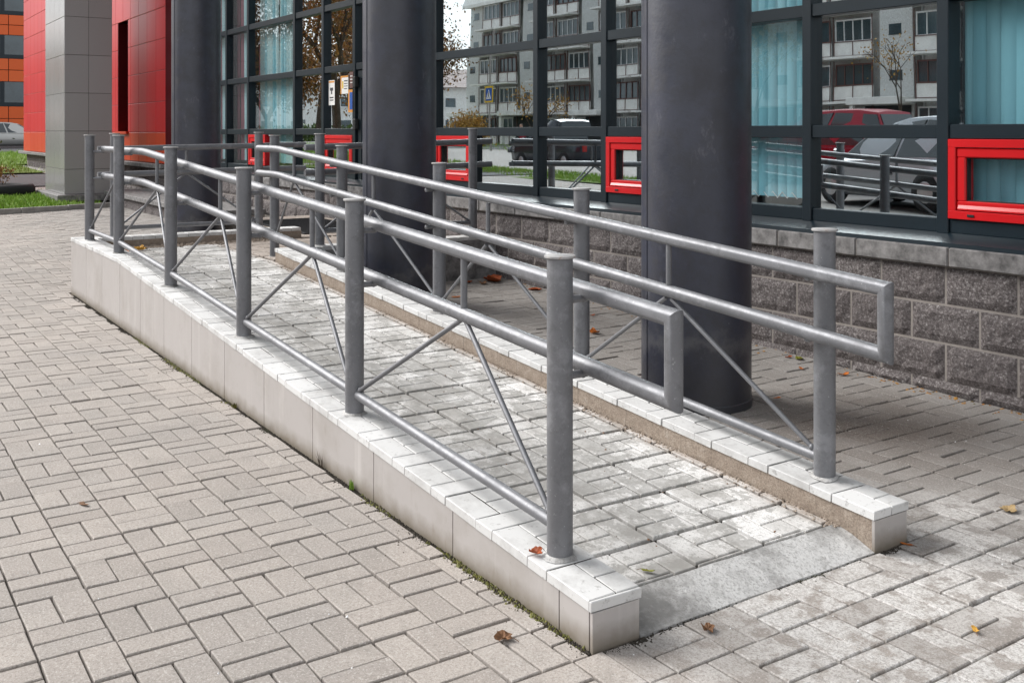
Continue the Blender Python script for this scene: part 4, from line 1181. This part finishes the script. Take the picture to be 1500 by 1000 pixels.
# ------------------------------------------------------------------ apartment block across the street (seen in the office glass)
AY, AX0, AX1, AB = -46.0, -86.0, -10.0, .3
apt = thing('apartment_block', 'pale prefabricated apartment block with balconies, reflected in the office glass', 'building', (-50, AY-6, AB))
SH, NST = 2.85, 5
part('wall', *box(AX0, AX1, AY-12, AY, AB-.3, AB+SH*NST+.6), M['render'], apt)
part('plinth', *box(AX0-.05, AX1+.05, AY-.01, AY+.12, AB-.3, AB+.9), M['aggr'], apt)
part('roof_parapet', *prism([(AY-.2, AB+SH*NST-.3), (AY+1.5, AB+SH*NST-.5), (AY+1.5, AB+SH*NST-.2), (AY+.5, AB+SH*NST+1.9), (AY-.2, AB+SH*NST+1.9)], AX0-.4, AX1+.4, 'x'), M['panel'], apt)
bay = 9.5; x = AX0
win_m = mesh('window_unit', *join(*[box(a, b, -.05, .05, c_, d) for a, b, c_, d in ((0, 3.4, 0, .10), (0, 3.4, 1.35, 1.45), (0, .09, .1, 1.35), (3.31, 3.4, .1, 1.35), (.82, .89, .1, 1.35), (1.66, 1.73, .1, 1.35), (2.50, 2.57, .1, 1.35))]), M['white'])
win_b = mesh('window_unit', [tuple(v.co) for v in win_m.vertices], [tuple(p.vertices) for p in win_m.polygons], M['brownfr'])
pane_m = mesh('pane', *box(.05, 3.35, -.03, -.01, .05, 1.40), M['pane'])
bal_m = mesh('balcony_panel', *join(box(0, 3.6, -.04, .04, 0, .95), box(0, 3.6, -.06, 1.1, -.16, -.01)), M['panel'])
rail_m = mesh('balcony_frame', *join(box(-.02, .04, .05, .09, -.1, 2.6), box(1.78, 1.83, .05, .09, 0, 1.0), box(3.56, 3.62, .05, .09, -.1, 2.6), box(0, 3.6, .06, .10, .96, 1.01), box(0, 3.6, .06, .10, .06, .10)), M['brownfr'])
kb2 = 0
while x < AX1-bay+.1:
    # stair tower
    part('stair_tower', *box(x+.2, x+2.6, AY+.001, AY+.9, AB-.2, AB+SH*NST+.4), M['aggr'], apt)
    part('drainpipe', *tube([(x+2.75, AY+.12, AB), (x+2.75, AY+.12, AB+SH*NST)], .07, 8), M['white'], apt)
    part('entrance_canopy', *cbox(x-1.1, x+2.7, AY+.9, AY+2.6, AB+2.5, AB+2.95, .03), M['panel'], apt)
    part('canopy_post', *box(x-.9, x-.65, AY+2.2, AY+2.45, AB-.2, AB+2.5), M['panel'], apt)
    part('entrance_recess', *box(x-.9, x+2.4, AY+.901, AY+.95, AB-.2, AB+2.45), M['dark'], apt)
    for s_ in range(NST):
        z = AB+.9+SH*s_
        for n_, xo in enumerate((3.0, 6.2)):
            p = link('balcony', bal_m, apt, (x+xo-.1, AY+1.1 if n_ == 0 else AY+.9, z-.95))
            BASES[p.name] = (x+xo-.1, AY+1.1 if n_ == 0 else AY+.9, z-.95)
            p.scale = (.86, 1, 1)
            f_ = link('balcony_frame', rail_m, p, (x+xo-.1, AY+1.1 if n_ == 0 else AY+.9, z-.95))
            wv = link('window', win_m if (s_+n_+kb2) % 3 else win_b, apt, (x+xo, AY+1.06 if n_ == 0 else AY+.86, z)); BASES[wv.name] = (x+xo, AY+1.06 if n_ == 0 else AY+.86, z)
            wv.scale = (.86, 1, 1)
            link('pane', pane_m, wv, (x+xo, AY+1.06 if n_ == 0 else AY+.86, z))
        sm = part('stair_window', *join(box(x+.9, x+1.8, AY+.9, AY+.93, z-.6+.9, z+.9), box(x+.88, x+1.82, AY+.9, AY+.95, z+.24, z+.30)), M['pane'], apt)
    x += bay; kb2 += 1

# ------------------------------------------------------------------ trees (reflected) and shrubs
def tree(name, label, loc, h, rad, leafmat, n_leaf, seed, leaf=.16, trunk_r=.16, crown0=.3, group='trees across the street', zsq=1.0):
    rnd = random.Random(seed); T = thing(name, label, 'tree', loc, group)
    x, y, z = loc; segs = []; tips = []
    def grow(p, d, L, r, lvl):
        q = p+d*L; segs.append((p, q, r, r*.68)); 
        if lvl == 0: tips.append(q); return
        for k in range(rnd.choice((2, 3, 3))):
            a = rnd.uniform(0, 6.28); sp = rnd.uniform(.35, .8)
            nd = (d+Vector((math.cos(a)*sp, math.sin(a)*sp, rnd.uniform(-.05, .25)))).normalized()
            grow(q, nd, L*rnd.uniform(.62, .82), r*.62, lvl-1)
            if lvl <= 2: tips.append(q)
    grow(Vector((x, y, z-.1)), Vector((rnd.gauss(0, .04), rnd.gauss(0, .04), 1)).normalized(), h*crown0, trunk_r, 4)
    V, Fc = [], []
    for p, q, r0, r1 in segs:
        n = 6; d = (q-p).normalized(); s = d.cross(Vector((.3, .5, .1))).normalized(); u = s.cross(d); o = len(V)
        for c_, r_ in ((p, r0), (q, r1)):
            for i in range(n): V.append(c_+s*math.cos(i*6.283/n)*r_+u*math.sin(i*6.283/n)*r_)
        for i in range(n): Fc.append((o+i, o+(i+1) % n, o+n+(i+1) % n, o+n+i))
    part('trunk', V, Fc, M['bark'], T, True)
    V, Fc = [], []
    for k in range(n_leaf):
        t = rnd.choice(tips); p = t+Vector((rnd.gauss(0, rad*.16), rnd.gauss(0, rad*.16), rnd.gauss(0, rad*.14)*zsq))
        e = Euler((rnd.uniform(0, 6.28), rnd.uniform(0, 6.28), rnd.uniform(0, 6.28))).to_matrix(); l = leaf*rnd.uniform(.6, 1.3); o = len(V)
        for c_ in ((-.5, 0, 0), (0, -.3, .05), (.5, 0, 0), (0, .3, .05)): V.append(p+e @ (Vector(c_)*l))
        Fc.append((o, o+1, o+2, o+3))
    if V: part('crown', V, Fc, leafmat, T)
    return T
tree('autumn_tree', 'brown autumn tree mirrored in the glass beside the entrance', (-33.5, -7.2, .0), 10.5, 5.0, M['autumn'], 22000, 21, .12, .22, .28)
tree('autumn_tree', 'reddish autumn tree mirrored left of the apartment block', (-78, -36, .0), 13, 6.0, M['autumn'], 6000, 22, .26, .25, .26)
tree('autumn_tree', 'tall leafy tree mirrored far left in the office glass', (-62, -18, .0), 14, 6.0, M['autumn'], 6000, 23, .22, .25, .26)
for k_, (tx_, ty2, th, lb) in enumerate(((-52, -11, 11, 'autumn tree second in the row mirrored at the far end of the glass'), (-68, -10, 12, 'autumn tree third in the row mirrored at the far end of the glass'), (-84, -14, 13, 'autumn tree last in the row mirrored at the far end of the glass'), (-44, -14.5, 10, 'autumn tree set back from the row mirrored beside the entrance'))):
    tree('autumn_tree', lb, (tx_, ty2, 0), th, 5.5, M['autumn'], 12000, 60+k_, .2, .22, .2)
tree('bare_tree', 'slender nearly bare tree mirrored before the block entrance', (-31, -37, .0), 7, 2.4, M['yellowleaf'], 260, 24, .14, .08, .3)
tree('bare_tree', 'small bare-branched tree mirrored in the middle bay', (-57, -33, .0), 6.5, 3.0, M['yellowleaf'], 500, 25, .16, .10, .25)
tree('shrub', 'golden shrub mirrored below the crossing sign', (-63, -31.5, -.6), 4.2, 3.6, M['yellowleaf'], 5000, 26, .2, .08, .2, 'shrubs across the street')
tree('shrub', 'green shrub mirrored beside the block entrance', (-54, -41, -.4), 3.0, 2.6, M['greenleaf'], 4000, 27, .16, .07, .2, 'shrubs across the street')
tree('shrub', 'yellow-leaved sapling mirrored at the left of the right-hand bay', (-30, -25, .0), 6.5, 2.2, M['yellowleaf'], 1300, 28, .14, .07, .3, 'shrubs across the street')
fh = thing('far_house', 'long low pale house mirrored beneath the trees at the far end of the glass', 'building', (-125, -35, 0))
part('wall', *box(-132, -122, -75, -3, 0, 7.5), M['render'], fh)
part('roof', *prism([(-133, 7.5), (-121, 7.5), (-127, 10.5)], -76, -2), M['brownfr'], fh)
for k in range(18):
    for zz in (1.4, 4.5):
        wv = part('window', *box(-121.99, -121.9, -73.5+k*4, -71.5+k*4, zz, zz+1.6), M['white'], fh)
        part('pane', *box(-121.899, -121.86, -73.3+k*4, -71.7+k*4, zz+.2, zz+1.45), M['pane'], wv)
hg = thing('hedge', 'dark clipped hedge mirrored along the far end of the street', 'hedge', (-100, -15, 0))
rnd_ = random.Random(77); V, Fc = [], []
for _ in range(9000):
    p = Vector((rnd_.uniform(-101, -99), rnd_.uniform(-40, -2), rnd_.uniform(0, 2.2)*(.8+.2*rnd_.random()))); e = Euler((rnd_.uniform(0, 6), rnd_.uniform(0, 6), 0)).to_matrix(); o = len(V)
    for c_ in ((-.2, 0, 0), (0, -.13, .02), (.2, 0, 0), (0, .13, .02)): V.append(p+e @ Vector(c_))
    Fc.append((o, o+1, o+2, o+3))
part('foliage', V, Fc, M['greenleaf'], hg)
part('stems', *join(*[tube([(-100, -39+k*2, 0), (-100, -39+k*2, 1.6)], .06, 6) for k in range(19)]), M['bark'], hg)
# pedestrian crossing sign on its pole
sx, sy = -47.7, -23.2
sg = thing('crossing_sign', 'blue and yellow pedestrian crossing sign on a pole, mirrored in the glass', 'sign', (sx, sy, 0))
part('pole', *tube([(sx, sy-.08, 0), (sx, sy-.08, 7.5)], .06, 10), M['kerb'], sg)
S = .46
part('board', *box(sx-S, sx+S, sy-.02, sy, 3.55-S, 3.55+S), M['signyellow'], sg)
part('blue_field', *box(sx-S*.78, sx+S*.78, sy+.001, sy+.006, 3.55-S*.78, 3.55+S*.78), M['signblue'], sg)
part('triangle', *prism([(sx-.28, 3.55-.26), (sx+.28, 3.55-.26), (sx, 3.55+.28)], sy+.007, sy+.010), M['signwhite'], sg)
part('walking_figure', *join(prism([(sx-.03, 3.55-.04), (sx+.04, 3.55-.04), (sx+.04, 3.55+.10), (sx-.03, 3.55+.10)], sy+.011, sy+.014), prism([(sx-.03, 3.50), (sx+.02, 3.50), (sx-.08, 3.33), (sx-.12, 3.33)], sy+.011, sy+.014), prism([(sx-.005, 3.505), (sx+.04, 3.505), (sx+.11, 3.33), (sx+.07, 3.33)], sy+.0115, sy+.0145), prism([(sx-.03+.035*math.cos(a)+.035, 3.55+.14+.035*math.sin(a)) for a in [k*.785 for k in range(8)]], sy+.011, sy+.014)), M['ink'], sg)

# ------------------------------------------------------------------ small things on the ground
def hit(u, v, zfun):
    a = (u-750)/F_PX; b = -(v-HOR)/F_PX; z = 0.0
    for _ in range(12):
        t = (z-CAM_H)/b; x, y = CX0+t*(-CW+a*SW), CY0+t*(SW+a*CW); z = .5*z+.5*zfun(x, y)
    return x, y, zfun(x, y)
SURF = dict(g=ground_z, r=lambda x, y: z_floor(x), c=lambda x, y: z_cap(x)+.002)
def fallen_leaf(u, v, surf, size, mat, label, seed, crumple=.35, lobes=5):
    rnd = random.Random(seed); x, y, z = hit(u, v, SURF[surf])
    rim = []; n = lobes*4
    for k in range(n):
        a = 6.283*k/n
        r = .72+.28*abs(math.cos(a*lobes/2))**1.5 if lobes > 2 else .42+.58*abs(math.cos(a))
        r *= rnd.uniform(.88, 1.08)
        rim.append((math.cos(a)*r, math.sin(a)*r*(.8 if lobes > 2 else .62)))
    V = [(0, 0, .02)]; cx_, cy_ = rnd.uniform(-1, 1), rnd.uniform(-1, 1)
    for s_ in (.5, 1.0):
        for p in rim:
            q = (p[0]*s_, p[1]*s_); fold = crumple*(abs(q[0]*cx_+q[1]*cy_)**1.3+.45*s_*rnd.random())
            V.append((q[0], q[1], fold))
    Fc = [(0, 1+k, 1+(k+1) % n) for k in range(n)]+[(1+k, 1+n+k, 1+n+(k+1) % n, 1+(k+1) % n) for k in range(n)]
    o_ = len(V); V += [(a_, b_, c_+.05) for a_, b_, c_ in V]; Fc += [tuple(reversed([i+o_ for i in f])) for f in Fc]
    Fc += [(1+n+k, o_+1+n+k, o_+1+n+(k+1) % n, 1+n+(k+1) % n) for k in range(n)]
    ra = rnd.uniform(0, 6.28)
    W_ = [(x+size*(a*math.cos(ra)-b*math.sin(ra)), y+size*(a*math.sin(ra)+b*math.cos(ra)), z+.003+size*c_) for a, b, c_ in V]
    T = thing('fallen_leaf', label, 'leaf', (x, y, z), 'fallen leaves')
    part('blade', W_, Fc, M[mat], T)
    e = max(W_[1+n:1+2*n], key=lambda p: (p[0]-x)**2+(p[1]-y)**2)
    part('stalk', *tube([(x, y, z+.004+size*.02), e, (e[0]+(e[0]-x)*.5, e[1]+(e[1]-y)*.5, z+.003)], .0009, 5), M['leaf_brown'], T)
for a in ((785, 812, 'c', .024, 'leaf_rust', 'curled reddish-brown leaf on the white coping by the nearest post', .7, 5),
          (815, 816, 'c', .014, 'leaf_rust', 'small rust-red leaf scrap against the foot of the nearest post', .4, 2),
          (950, 838, 'r', .024, 'leaf_green', 'green and red leaf lying low on the ramp', .5, 2),
          (1037, 923, 'g', .026, 'leaf_brown', 'dark crumpled leaf clump on the paving before the ramp foot', 1.0, 5),
          (1328, 798, 'g', .022, 'leaf_orange', 'bright orange leaf at the end of the right kerb', .2, 2),
          (1477, 748, 'g', .040, 'leaf_tan', 'large tan leaf on the paving at the right edge', .4, 5),
          (1428, 924, 'g', .024, 'leaf_yellow', 'single yellow leaf on the grey paving at lower right', .3, 2),
          (738, 937, 'g', .030, 'leaf_brown', 'brown shrivelled leaf on the paving left of the kerb end', .8, 5),
          (123, 740, 'g', .026, 'leaf_brown', 'small tan leaf alone on the left paving', .3, 2),
          (722, 413, 'g', .105, 'leaf_rust', 'big rust-orange leaf against the platform wall', .55, 5),
          (707, 416, 'g', .05, 'leaf_brown', 'brown leaf just left of the big rust one by the platform wall', .5, 5),
          (685, 414, 'g', .045, 'leaf_rust', 'rust leaf at the foot of the platform wall, left of the others', .5, 5),
          (783, 425, 'g', .06, 'leaf_rust', 'rust-brown leaf on the paving right of the leaf pile', .4, 5),
          (668, 436, 'g', .04, 'leaf_orange', 'small orange leaf seen just right of the railing post', .3, 2),
          (871, 489, 'g', .05, 'leaf_orange', 'orange leaf beside the second post of the right railing', .6, 5),
          (868, 463, 'g', .03, 'leaf_rust', 'rust leaf just above the orange one by the right railing', .4, 2),
          (1171, 527, 'g', .035, 'leaf_green', 'yellow-green leaf near the stone wall', .5, 5),
          (1155, 524, 'g', .03, 'leaf_rust', 'rust leaf left of the yellow-green one near the stone wall', .3, 2),
          (1174, 541, 'g', .025, 'leaf_orange', 'tiny orange leaf below the yellow-green one', .3, 2),
          (1236, 550, 'g', .04, 'leaf_orange', 'orange leaf by the stone wall right of the post', .3, 2),
          (1139, 584, 'g', .025, 'leaf_orange', 'tiny orange leaf right of the nearest column', .3, 2),
          (205, 367, 'r', .055, 'leaf_yellow', 'yellow leaf standing against the landing kerb', .9, 5),
          (186, 370, 'r', .05, 'leaf_orange', 'orange leaf lying in the corner of the landing', .6, 5)):
    fallen_leaf(a[0], a[1], a[2], a[3], a[4], a[5], int(a[0]*7+a[1]), a[6], a[7])

def scatter(name, label, cat, n, posf, mat, s0, s1, seed, flat_=.6):
    rnd = random.Random(seed); V, Fc = [], []
    for _ in range(n):
        x, y, z = posf(rnd); s_ = rnd.uniform(s0, s1); o = len(V)
        for k in range(5):
            a = 6.283*k/5+rnd.random(); V.append((x+s_*math.cos(a)*rnd.uniform(.7, 1.2), y+s_*math.sin(a)*rnd.uniform(.7, 1.2), z-.002))
        V.append((x+rnd.gauss(0, s_*.3), y+rnd.gauss(0, s_*.3), z+s_*flat_*rnd.uniform(.6, 1.3)))
        Fc += [(o+k, o+(k+1) % 5, o+5) for k in range(5)]
    return tag(link(name, mesh(name, V, Fc, mat)), label, cat, kind='stuff')
def along_wall(r):
    x = r.uniform(-4.6, .57)
    while noise.noise(Vector((x*2.1, 5.5, 0))) < r.uniform(-.1, .5): x = r.uniform(-4.6, .57)
    return x, WY(x)-abs(r.gauss(0, .012))-.001, 0
scatter('moss', 'moss and weeds in the joint along the foot of the tiled kerb wall', 'moss', 1500, along_wall, M['moss'], .002, .008, 11, .9)
def dirt_wall(r):
    x = r.uniform(-6.8, .59); return x, WY(x)-abs(r.gauss(0, .016)), -.002
scatter('dirt', 'dark grit in the joint along the tiled kerb wall', 'dirt', 9000, dirt_wall, M['joint'], .002, .007, 12)
def end_dirt(r):
    if r.random() < .45: return .603+abs(r.gauss(0, .012)), r.uniform(.46, .66), -.001
    if r.random() < .6: return .598+abs(r.gauss(0, .010)), r.uniform(.66, 1.7), -.001
    return .603+abs(r.gauss(0, .010)), r.uniform(1.69, 1.87), -.001
scatter('dirt', 'dark grit along the foot of the ramp and kerb ends', 'dirt', 750, end_dirt, M['joint'], .0015, .0045, 13)
def land_dirt(r):
    return -6.752+abs(r.gauss(0, .05)), r.uniform(.7, 2.3), ZL
scatter('dirt', 'brown earth gathered against the landing kerb', 'dirt', 900, land_dirt, M['plaster'], .006, .03, 14, .8)
def silt(r):
    x = r.uniform(-5, .45); return x, WY(x)+T_OUT-abs(r.gauss(0, .018)), z_floor(x)-.002
scatter('silt', 'brown silt along the foot of the building-side kerb', 'silt', 2600, silt, M['plaster'], .003, .010, 15, .5)
def pebbles(r):
    while True:
        x, y = r.uniform(-2.5, 2), r.uniform(-1.6, 3.4)
        if not in_view(x, y, 0): continue
        if -7 < x < .6 and WY(x)-.02 < y < WY(x)+1.42: continue
        return x, y, ground_z(x, y)
scatter('pebbles', 'tiny pale stones strewn over the paving', 'pebbles', 150, pebbles, M['white'], .0015, .0045, 16, .8)
def ramp_bits(r):
    x = r.uniform(-3.5, .42); return x, WY(x)+r.uniform(.2, 1.19), z_floor(x)
scatter('debris', 'small dark crumbs lying on the ramp slabs', 'debris', 130, ramp_bits, M['leaf_brown'], .002, .007, 17, .5)
def wall_litter(r):
    x = r.uniform(-4.9, 2.4); y = 3.79-abs(r.gauss(0, .06)); return x, y, ground_z(x, y)
scatter('leaf_litter', 'brown leaf crumbs and grit along the foot of the stone wall', 'litter', 420, wall_litter, M['autumn'], .004, .016, 18, .35)
def kerb_litter(r):
    x = r.uniform(-4.5, .55); y = WY(x)-.01-abs(r.gauss(0, .07)); return x, y, 0
scatter('leaf_litter', 'small dark crumbs on the paving along the tiled kerb wall', 'litter', 160, kerb_litter, M['bark'], .002, .005, 19, .5)
# grass tuft and dry sprig growing by the wall
def tuft(u, v, n, h, mat, label, seed, spread=.5):
    rnd = random.Random(seed); x, y, z = hit(u, v, ground_z); y = min(y, WY(x)-.006)
    V, Fc = [], []
    for _ in range(n):
        a = rnd.uniform(0, 6.283); l = h*rnd.uniform(.5, 1.1); sp = spread*rnd.random(); bx, by = x+rnd.gauss(0, .008), y-abs(rnd.gauss(0, .006)); w_ = .0016; o = len(V)
        tx, ty = bx+math.cos(a)*l*sp, by-abs(math.sin(a))*l*sp*.8
        for f, ww in ((0, 1), (.55, .8)):
            V += [(bx+(tx-bx)*f**1.6-w_*ww*math.sin(a), by+(ty-by)*f**1.6+w_*ww*math.cos(a), z+l*f), (bx+(tx-bx)*f**1.6+w_*ww*math.sin(a), by+(ty-by)*f**1.6-w_*ww*math.cos(a), z+l*f)]
        V.append((tx, ty, z+l*.95)); Fc += [(o, o+1, o+3, o+2), (o+2, o+3, o+4)]
    tag(link('grass_tuft', mesh('grass_tuft', V, Fc, mat)), label, 'grass')
tuft(518, 716, 46, .045, M['grass'], 'small bright green grass tuft at the foot of the tiled kerb wall', 31)
tuft(349, 596, 40, .03, M['moss'], 'yellowish moss clump at the kerb wall further up', 32, .9)
tuft(485, 682, 12, .07, M['bark'], 'thin dry weed sprig by the tiled kerb wall', 33, .7)
# tyre used as a flower bed, bush at the left edge
tx, ty_, tz_ = hit(6, 285, lambda x, y: ground_z(x, y)+.03)
ty = thing('tyre_planter', 'black half-buried tyre used as a flower bed on the lawn', 'tyre', (tx, ty_, tz_))
part('tyre', *lathe([(.30, tz_+.02), (.32, tz_+.16), (.38, tz_+.20), (.50, tz_+.19), (.54, tz_+.14), (.55, tz_-.02)], 28, tx, ty_), M['tyre'], ty, True)
part('soil', *lathe([(.33, tz_+.04), (.33, tz_+.13)], 20, tx, ty_), M['bark'], ty)
bx, by, bz = hit(2, 270, ground_z)
tree('shrub', 'small leafy shrub at the left edge of the lawn', (bx-.6, by-.45, bz-.05), 1.35, 1.1, M['greenleaf'], 700, 41, .09, .02, .3, 'shrubs by the lawn')
tree('shrub', 'reddish dry flower plant standing in the tyre', (tx, ty_, tz_+.1), .55, .4, M['autumn'], 260, 42, .05, .01, .3, 'shrubs by the lawn')
# ------------------------------------------------------------------ person in a red jacket across the street (reflected)
def person(loc, rz, label):
    T = thing('person', label, 'person', loc)
    pts = [(0, 0, .95), (0, 0, 1.2), (0, 0, 1.42), (0, .0, 1.50), (.10, 0, .90), (.11, .06, .50), (.11, .02, .06), (.11, .16, .03), (-.10, 0, .90), (-.11, -.08, .50), (-.11, -.16, .08), (-.11, -.03, .03),
           (.19, 0, 1.40), (.26, .0, 1.12), (.24, .14, .92), (-.19, 0, 1.40), (-.26, .0, 1.12), (-.24, .10, .90)]
    ed = [(0, 1), (1, 2), (2, 3), (0, 4), (4, 5), (5, 6), (6, 7), (0, 8), (8, 9), (9, 10), (10, 11), (2, 12), (12, 13), (13, 14), (2, 15), (15, 16), (16, 17)]
    rad = [.15, .155, .15, .06, .10, .07, .05, .04, .10, .07, .05, .04, .075, .06, .045, .075, .06, .045]
    m = bpy.data.meshes.new('body'); m.from_pydata(pts, ed, []); m.materials.append(M['redcar'])
    o = bpy.data.objects.new('body', m); COL.objects.link(o); o.parent = T; o.rotation_euler = (0, 0, rz)
    sk = o.modifiers.new('skin', 'SKIN'); 
    for v, r in zip(m.skin_vertices[0].data, rad): v.radius = (r, r*.8)
    m.skin_vertices[0].data[0].use_root = True
    o.modifiers.new('sub', 'SUBSURF').render_levels = 1
    h = part('head', *lathe([(.03, 1.50+loc[2]), (.075, 1.54+loc[2]), (.10, 1.62+loc[2]), (.095, 1.70+loc[2]), (.05, 1.755+loc[2])], 14, loc[0], loc[1]), m_simple('face', (.45, .27, .2), .6), T, True)
    part('hair', *lathe([(.102, 1.64+loc[2]), (.108, 1.70+loc[2]), (.07, 1.765+loc[2]), (.02, 1.785+loc[2])], 14, loc[0]-.012, loc[1]-.02), M['bark'], T, True)
person((-46.0, -24.3, .04), 1.2, 'person in a red jacket walking, mirrored small in the office glass')
